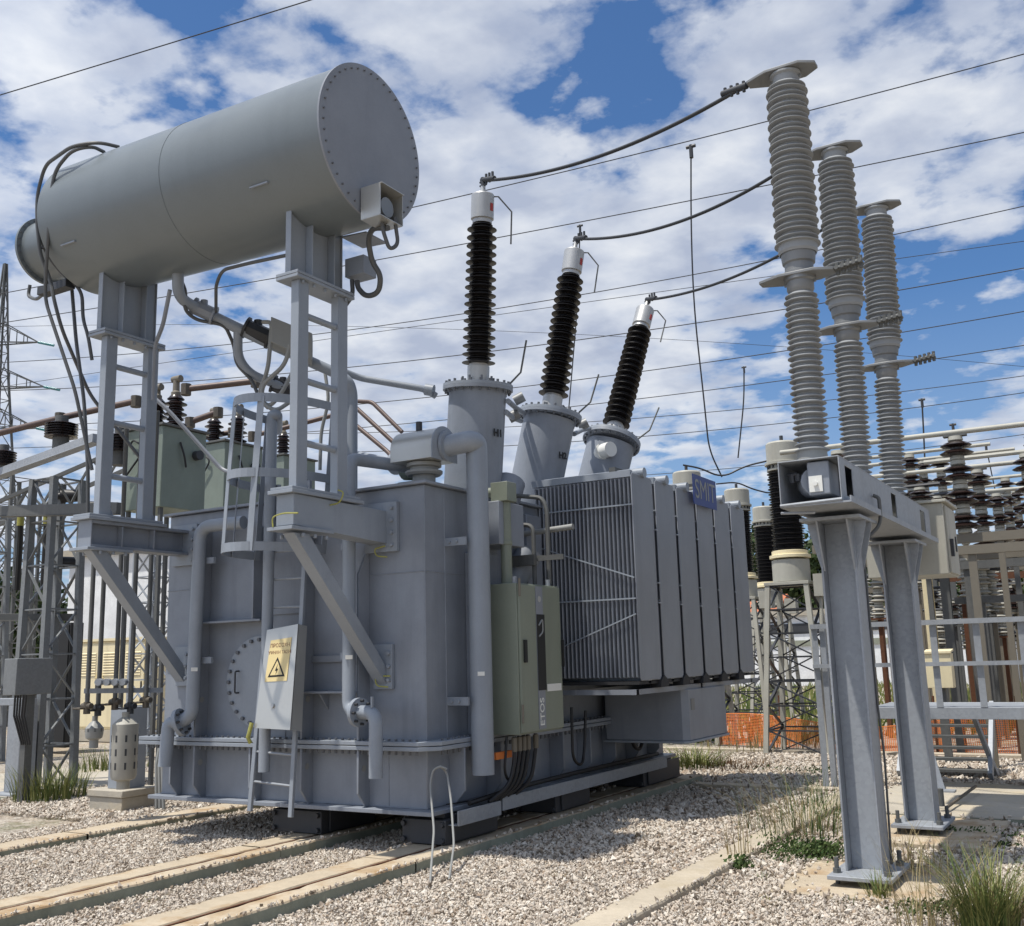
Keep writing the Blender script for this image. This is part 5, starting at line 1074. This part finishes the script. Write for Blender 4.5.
# far pylon
def pylon(px, base_py, D):
    a = atd(px, 660, D); h = (658 - 262) * D / F * 1.085 + 1.6; t = thing('transmission_tower', 'tall distant lattice pylon with three pairs of arms and teal insulators', 'pylon', (a.x, a.y, 0))
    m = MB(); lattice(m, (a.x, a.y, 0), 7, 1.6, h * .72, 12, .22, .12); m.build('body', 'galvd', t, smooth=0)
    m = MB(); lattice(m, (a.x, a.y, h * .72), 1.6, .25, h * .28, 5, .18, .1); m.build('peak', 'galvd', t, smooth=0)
    r = V((.86, .51, 0))
    for zf, l in ((.80, 4.6), (.69, 5.6), (.59, 5.0)):
        z = h * zf
        for s in (-1, 1):
            e = V((a.x, a.y, z)) + r * (s * l); m = MB()
            for dy in (-.7, .7):
                q = V((a.x, a.y + dy, z)); m.bar(q, e, .14); m.bar(q + V((0, 0, 2.6)), e, .12)
                for k in (.33, .66): m.bar(q.lerp(e, k), (q + V((0, 0, 2.6))).lerp(e, k), .08)
            am = m.build('cross_arm', 'galvd', t, smooth=0); m = MB(); m.cyl(e, e + r * (1.9) + V((0, 0, -.45)), .17, 10); m.build('insulator_string', 'teal', am)
pylon(-21, 660, 118)
# cabinets and walls at the left
a = at(66, 640, 22.); b = at(235, 640, 22.); building('control_building', 'white control building behind the cream kiosk at the left', a.x, b.x, 22., 30., 5.2, 'wallw')
a = atd(80, 640, 24); K = thing('kiosk', 'cream metal kiosk with louvred doors and a small yellow warning triangle', 'kiosk', (a.x + .9, a.y + .5, 0)); zt = 1.6 + (658 - 632) * 24 / F; zb = zt - 1.95
m = MB(); m.box(a.x, a.x + 2.3, a.y, a.y + 1.2, zb, zt); m.build('body', 'cream', K, bevel=.01); m = MB(); m.box(a.x - .05, a.x + 2.35, a.y - .06, a.y + 1.26, zt + .002, zt + .06); m.build('roof', 'cream', K); m = MB(); m.box(a.x - .06, a.x + 2.36, a.y - .06, a.y + 1.2, 0, zb - .002); m.build('plinth', 'concg', K)
for k in range(3):
    x = a.x + .05 + k * .75; m = MB(); m.box(x, x + .70, a.y - .03, a.y - .002, zb + .06, zt - .06); dr = m.build('door', 'cream', K, bevel=.005); m = MB()
    for j in range(9): m.prism([(x + .1, a.y - .031, zt - .25 - j * .06), (x + .1, a.y - .05, zt - .275 - j * .06), (x + .1, a.y - .031, zt - .28 - j * .06)], (.5, 0, 0))
    m.build('louvre', 'cream', dr); m = MB(); m.box(x + .62, x + .65, a.y - .05, a.y - .031, zb + .9, zb + 1.05); m.build('handle', 'dark', dr)
m = MB(); c = V((a.x + .78, a.y - .034, zt - .82)); m.prism([c + V((-.16, 0, 0)), c + V((.16, 0, 0)), c + V((0, 0, .27))], (0, -.004, 0)); m.build('warning_triangle', 'yellow', K)
a = atd(40, 640, 21); m = MB(); zt = 1.6 + (657 - 612) * 21 / F; m.box(a.x, a.x + .95, a.y, a.y + .3, .1, zt); o = m.build('tall_cabinet', 'blk', None, bevel=.01); tag(o, 'tall black cabinet standing behind the nearest lattice column', 'cabinet'); m = MB(); m.box(a.x + .03, a.x + .46, a.y - .02, a.y - .002, .15, zt - .05); m.box(a.x + .49, a.x + .92, a.y - .02, a.y - .002, .15, zt - .05); m.each('door', 'blk', o)
a = atd(3, 684, 12.8); b = atd(27, 684, 12.8); zt = 1.6 + (660 - 648) * 12.8 / F; zb = 1.6 - (684 - 660) * 12.8 / F
t = thing('junction_box', 'grey steel junction box with cables hanging below it at the left edge', 'box', ((a.x + b.x) / 2, a.y, 0)); m = MB(); m.box(a.x, b.x, a.y, a.y + .5, zb, zt); m.build('body', 'galvm', t, bevel=.008); m = MB(); m.box(b.x - .14, b.x - .04, a.y + .2, a.y + .3, 0, zb - .01); m.build('post', 'galvd', t); m = MB()
for k in range(5): m.tube([(a.x + .08 + k * .055, a.y + .12, zb), (a.x + .08 + k * .05, a.y + .12, zb - .25), (a.x + .15 + k * .04, a.y + .2, zb - .6)], .013, 6)
m.each('cable', 'black', t)
a = atz(17, 796, 0.); m = MB(); m.box(a.x - .14, a.x - .128, a.y - .1, a.y + .14, .06, 1.15); m.box(a.x + .128, a.x + .14, a.y - .1, a.y + .14, .06, 1.15); m.box(a.x - .127, a.x + .127, a.y - .1, a.y - .088, .06, 1.15); st = thing('steel_pedestal', 'bright galvanised pedestal with a flat top arm at the lower left edge', 'pedestal', (a.x, a.y, 0)); m.build('column', 'galvl', st, bevel=.004)
m = MB(); m.box(a.x - .25, a.x + .25, a.y - .25, a.y + .25, .02, .055); m.build('base_plate', 'galvl', st, bevel=.004); m = MB(); m.box(a.x - .9, a.x + .16, a.y - .1, a.y + .1, 1.152, 1.24); m.build('arm', 'galvl', st, bevel=.004)
a = atz(105, 812, 0.); t = thing('breather_post', 'grey steel post on a block pedestal beside the slotted breather', 'post', (a.x + .05, a.y + .25, 0)); m = MB(); m.box(a.x - .28, a.x + .28, a.y, a.y + .5, 0, .16); m.box(a.x - .3, a.x + .3, a.y - .02, a.y + .52, .162, .24); m.build('block', 'concg', t, bevel=.01)
m = MB(); m.box(a.x + .16, a.x + .172, a.y + .1, a.y + .40, .242, 1.15); m.box(a.x - .10, a.x + .159, a.y + .1, a.y + .112, .242, 1.15); m.build('post', 'light', t, bevel=.003)
m = MB()
for k in range(3): m.tube([(a.x + .5 + .06 * k, a.y + .3, .0), (a.x + .47 + .05 * k, a.y + .3, .5), (a.x + .42 + .1 * k, a.y + .4, .8)], .02, 8)
m.each('cable', 'hosel', t)

# ------------------------------------------------------------------ plants
def tuft(name, lab, o, n, h, spread, mat, lean=.5, w=.005, grp=None, rs=1):
    r = random.Random(rs); m = MB(); o = V(o)
    for k in range(n):
        a = r.uniform(0, 6.283); q = math.sqrt(r.random()) * spread; b = o + V((math.cos(a) * q, math.sin(a) * q, -.01)); hh = h * r.uniform(.45, 1.1)
        l = r.uniform(.1, lean) * hh; a2 = a + r.uniform(-.9, .9); dv = V((math.cos(a2), math.sin(a2), 0)); sd = V((-dv.y, dv.x, 0)) * w * r.uniform(.6, 1.4); tone = r.random(); prev = None; st = len(m.v)
        vs = []
        for j in range(4):
            t = j / 3; c = b + dv * l * t * t + V((0, 0, hh * (t - .15 * t * t * lean))); ww = 1 - t * .9; vs += [c - sd * ww, c + sd * ww]
        m._a(vs, [(2 * j, 2 * j + 1, 2 * j + 3, 2 * j + 2) for j in range(3)]); m.tone += [tone] * 8
    return tag(m.build(name, mat, None, smooth=0), lab, 'weed', grp)
def leafy(name, lab, o, n, rx, ry, h, mat='leaf', size=.02, rs=1, grp=None, cat='weed', parent=None, clumps=None):
    r = random.Random(rs); m = MB(); o = V(o); clumps = clumps or [(r.uniform(-rx, rx) * .7, r.uniform(-ry, ry) * .7, r.uniform(.2, 1) * h) for _ in range(9)]
    for k in range(n):
        cx, cy, cz = r.choice(clumps); c = o + V((cx + r.gauss(0, rx * .28), cy + r.gauss(0, ry * .28), abs(cz * r.uniform(.1, 1.0) + r.gauss(0, h * .08)))); d = V((r.gauss(0, 1), r.gauss(0, 1), r.gauss(0, .6))).normalized(); u = d.orthogonal().normalized() * size * r.uniform(.5, 1.3); v = d.cross(u) * .55
        m._a([c - u, c + v, c + u, c - v], [(0, 1, 2, 3)]); m.tone += [r.random()] * 4
    return tag(m.build(name, mat, parent, smooth=0), lab, cat, grp) if parent is None else m.build(name, mat, parent, smooth=0)
G = lambda px, py: atz(px, py, 0.)
tuft('grass_tuft', 'largest green grass clump at the lower right corner', G(988, 936), 420, .52, .16, 'grass', .9, .0045, rs=2)
tuft('grass_tuft', 'tall dry seed grass in front of the right corner clump', G(925, 935), 70, .60, .18, 'dry', .8, .003, rs=3)
tuft('grass_tuft', 'small green tuft in front of the near breaker column', G(879, 900), 90, .20, .07, 'grass', .8, .004, rs=4)
tuft('grass_tuft', 'reddish dry tuft at the very right corner edge', G(1030, 922), 200, .2, .16, 'brush', .6, .005, rs=5)
leafy('low_weed', 'dark green leafy patch just left of the near breaker column', G(805, 858), 2600, .34, .28, .18, 'weed', .014, 6)
tuft('grass_tuft', 'dry brown stalks rising from the leafy patch by the breaker column', G(815, 848), 60, .62, .45, 'dry', .8, .003, rs=7)
tuft('grass_tuft', 'brown weed stalks behind the leafy patch by the platform leg', G(826, 815), 120, .55, .4, 'weed', .7, .004, rs=8)
leafy('low_weed', 'small green plant growing on the long kerb', G(737, 868), 240, .12, .12, .12, 'weed', .022, 9)
tuft('grass_tuft', 'thin stems of the small plant on the kerb', G(740, 862), 26, .5, .12, 'dry', .5, .004, rs=10)
tuft('grass_tuft', 'sparse thin stems in the gravel left of the breaker', G(780, 835), 45, .5, .6, 'weed', .8, .003, rs=21)
tuft('grass_tuft', 'long green grass tuft at the far end of the rails', G(695, 768), 380, .42, .42, 'grass', 1.5, .007, rs=11)
tuft('grass_tuft', 'brown dried tuft right of the green one beyond the kerb', G(732, 768), 260, .16, .55, 'brush', .8, .008, rs=12)
tuft('grass_tuft', 'tall dry grass in front of the orange net', G(762, 748), 200, .38, 1.1, 'dry', .5, .008, rs=13)
tuft('grass_tuft', 'green grass growing through the orange net', G(800, 740), 420, .45, .9, 'grass', .5, .009, rs=14)
tuft('grass_tuft', 'green tuft at the foot of the nearest lattice column', G(50, 800), 420, .48, .45, 'grass', .6, .007, rs=15)
tuft('grass_tuft', 'green tuft between lattice column and breather post', G(110, 770), 260, .4, .6, 'grass', .6, .009, rs=16)
tuft('grass_tuft', 'rusty brown dead tuft on the gravel at the left', G(60, 832), 260, .06, .32, 'brush', 1.4, .006, rs=17)
tuft('grass_tuft', 'second dead brown tuft near the breather block', G(140, 808), 240, .07, .45, 'brush', 1.2, .006, rs=18)
leafy('low_weed', 'flat green weed on the gravel behind the right corner clump', G(1000, 848), 300, .22, .12, .05, 'leaf', .018, 19)
leafy('low_weed', 'tiny flat weed in front of the rear breaker base plate', G(938, 844), 130, .1, .07, .04, 'leaf', .015, 20)
leafy('low_weed', 'scattered dark weeds on the gravel beyond the far kerb', G(790, 772), 400, .8, .3, .08, 'leaf', .02, 22)
m = MB(); r = random.Random(5)
for k in range(9000):
    D = r.uniform(19, 45); px = r.uniform(60, 1100); a = atd(px, 650, D)
    if (px < 420 and D < 24): continue
    h = r.uniform(.1, .45); l = r.uniform(-.15, .15); b = V((a.x, a.y, -.02)); m._a([b + V((-.03, 0, 0)), b + V((.03, .01, 0)), b + V((l, .02, h))], [(0, 1, 2)]); m.tone += [r.random()] * 3
tag(m.build('meadow_grass', 'grass', None, smooth=0), 'rough green grass on the ground beyond the gravel yard', 'grass', kind='stuff')
def tree(lab, px, D, h, w, rs, grp=None):
    a = atd(px, 650, D); r = random.Random(rs); t = thing('tree', lab, 'tree', (a.x, a.y, 0), grp); m = MB(); m.tube([(a.x, a.y, 0), (a.x + .1, a.y, h * .3), (a.x - .1, a.y, h * .75)], [w * .06, w * .045, w * .015], 8)
    for k in range(6): an = r.uniform(0, 6.28); z = h * r.uniform(.25, .5); m.tube([(a.x, a.y, z), (a.x + math.cos(an) * w * .3, a.y + math.sin(an) * w * .3, z + h * .25)], [w * .025, w * .008], 6)
    m.build('trunk', 'bark', t)
    cl = [(r.uniform(-.42, .42) * w, r.uniform(-.42, .42) * w, h * r.uniform(.35, .95)) for _ in range(22)]
    m = MB()
    for k in range(2600):
        cx, cy, cz = cl[r.randrange(22)]; s = w * .11; c = V((a.x + cx + r.gauss(0, s), a.y + cy + r.gauss(0, s), max(h * .12, cz + r.gauss(0, s * .8)))); d = V((r.gauss(0, 1), r.gauss(0, 1), r.gauss(0, .7))).normalized(); u = d.orthogonal().normalized() * w * .035 * r.uniform(.6, 1.3); v = d.cross(u) * .6
        m._a([c - u, c + v, c + u, c - v], [(0, 1, 2, 3)]); m.tone += [r.random()] * 4
    m.build('crown', 'leaf', t, smooth=0)
for k, (px, D, h, w) in enumerate(((752, 120, 16, 12), (742, 130, 13, 12), (765, 135, 12.5, 12), (822, 125, 15, 12), (836, 120, 13, 11), (808, 135, 11, 11), (10, 60, 6.5, 7), (22, 66, 6, 7), (34, 60, 4.5, 6), (-6, 62, 7, 7), (150, 95, 10, 10), (905, 130, 11, 12), (965, 140, 11, 13), (1015, 130, 11, 12), (870, 138, 12, 12), (790, 140, 12, 12))):
    tree('leafy tree on the skyline behind the black current transformers' if 700 < px < 845 else 'olive green tree at the left edge behind the far lattice columns' if px < 60 else 'dark tree behind the white control building' if px < 300 else 'dark distant tree glimpsed through the right-hand bay', px, D, h, w, 30 + k, 'skyline trees by the current transformers' if 700 < px < 845 else 'trees at the left edge' if px < 60 else None if px < 300 else 'trees behind the right-hand bay')

r = random.Random(44)
tuft('grass_tuft', 'yellowed dry blades mixed into the right corner clump', G(992, 930), 170, .5, .2, 'dry', 1.2, .004, rs=51)
tuft('grass_tuft', 'tall mixed green stems standing just behind the leafy patch', G(808, 838), 130, .5, .42, 'weed', 1.1, .0045, rs=52)
tuft('grass_tuft', 'yellowish dry stems leaning over the kerb by the leafy patch', G(792, 830), 90, .55, .4, 'dry', 1.3, .0032, rs=53)
tuft('grass_tuft', 'loose dry grass between the two breaker foundations', G(912, 872), 110, .42, .28, 'dry', 1.2, .0035, rs=54)
leafy('low_weed', 'scattered green leaves under the dry stalks left of the right corner clump', G(935, 915), 700, .22, .2, .10, 'weed', .014, 55)
leafy('low_weed', 'green weed growing along the concrete apron edge at the right', G(985, 838), 600, .5, .08, .09, 'weed', .014, 56)
for k, (px, py) in enumerate(((150, 905), (330, 866), (560, 880), (640, 842), (700, 815), (655, 905), (770, 905), (845, 905), (720, 800), (860, 800), (905, 868), (760, 882), (35, 868), (230, 822))):
    tuft('weed_sprig', ['tiny sprig of weed in the gravel between the two rail slabs near the frame bottom', 'tiny sprig of weed beside the shaded rail slab under the tank', 'tiny weed in the open gravel in front of the transformer', 'tiny weed in the gravel below the cable tray', 'tiny weed in the shaded gravel beyond the radiators', 'tiny weed against the long kerb at the bottom edge', 'tiny weed in the gravel between kerb and near foundation', 'tiny weed on the near foundation edge', 'tiny weed in the far shaded gravel by the kerb corner', 'tiny weed right of the near breaker column, in the far gravel', 'tiny weed beside the front breaker base plate', 'tiny weed just right of the small kerb plant', 'tiny weed in the gravel at the left edge', 'tiny weed in the gravel left of the tank base'][k],
         G(px, py), 16, .09, .06, r.choice(('weed', 'grass', 'dry')), 1.1, .0035, rs=60 + k)
# small stickers and weld seams on the transformer
m = MB()
for p, n_ in ((V((-4.97, 7.77, 1.45)), .099), (V((-5.86, 7.06, 1.62)), .060), (V((-7.745, 7.06, 1.55)), .064)):
    u = (EYE - p); u.z = 0; u.normalize(); w = V((-u.y, u.x, 0)); c = p + u * (n_ + .001); m.hexa([c - w * .03 - u * .012, c + w * .03 - u * .012, c + w * .03 + u * .0015, c - w * .03 + u * .0015], [c - w * .03 - u * .012 + V((0, 0, .035)), c + w * .03 - u * .012 + V((0, 0, .035)), c + w * .03 + u * .0015 + V((0, 0, .035)), c - w * .03 + u * .0015 + V((0, 0, .035))])
m.each('sticker', 'white', T)
m = MB(); r = random.Random(9)
def seam(a, b, n=40):
    a, b = V(a), V(b); m.tube([a.lerp(b, k / n) + V((r.uniform(-.0015, .0015), r.uniform(-.0015, .0015), r.uniform(-.0015, .0015))) for k in range(n + 1)], .006, 6)
seam((-6.8, Y0, .94), (-6.8, Y0, 1.02)); seam((X0, Y0, 2.35), (-7.84, Y0, 2.35)); seam((-5.82, Y0, 2.35), (X1, Y0, 2.35)); seam((X1, Y0 + .01, 2.35), (X1, 7.91, 2.35)); seam((X1, 7.60, .94), (X1, 7.60, 3.1), 60); seam((-5.62, Y0, .38), (-5.62, Y0, .85)); seam((X0, Y0, .386), (X1, Y0, .386), 80); seam((X1, Y0 - .002, .94), (X1, Y0 - .002, 3.1), 60)
m.each('weld_seam', 'grey', T)

m = MB()
for lst in (((506, 412, 8.7), (513, 418, 9.2), (521, 421, 9.7)), ((508, 401, 8.7), (516, 408, 9.2), (524, 413, 9.7)), ((574, 434, 10.3), (582, 430, 10.8), (590, 428, 11.0))): m.tube(Pp(lst), .028, 10, bend=.05)
m.each('turret_pipe', 'light', T)
m = MB()
for px, py, y in ((514, 416, 9.2), (519, 399, 9.8), (583, 425, 10.8)): p = at(px, py, y); m.cyl(p - V((.05, .02, .02)), p + V((.05, .02, .03)), .06, 12)
m.each('turret_valve', 'fit', T)

# low wooded hills on the skyline
m = MB(); r = random.Random(77); n = 90; rows_ = []
for j, (dist, hh) in enumerate(((190, 0.), (230, 5.), (280, 11.), (340, 14.), (420, 9.))):
    row = []
    for k in range(n + 1):
        a = R(-75 + 165 * k / n) ; x = math.sin(a - R(20)) * dist; y = math.cos(a - R(20)) * dist
        z = -.5 if j == 0 else hh * (.65 + .25 * math.sin(k * .31 + j) + .2 * math.sin(k * .83 + 2 * j) + r.uniform(-.06, .06)); row.append((x, y, max(-.5, z)))
    rows_.append(row)
vs = [p for row in rows_ for p in row]; w = n + 1
m._a(vs, [(j * w + k, j * w + k + 1, (j + 1) * w + k + 1, (j + 1) * w + k) for j in range(len(rows_) - 1) for k in range(n)])
mt, nt_m, b_ = newmat('wooded_hillside'); n1 = tex(nt_m, .12, 8, .7); nt_m.links.new(ramp(nt_m, n1, ((.35, (.03, .05, .018)), (.5, (.065, .085, .03)), (.62, (.13, .13, .06)), (.72, (.30, .26, .18)))), b_.inputs['Base Color']); b_.inputs['Roughness'].default_value = 1; bump(nt_m, b_, n1, 1., 3.)
M['hill'] = mt; structure(m, 'hills', 'hill', smooth=60)
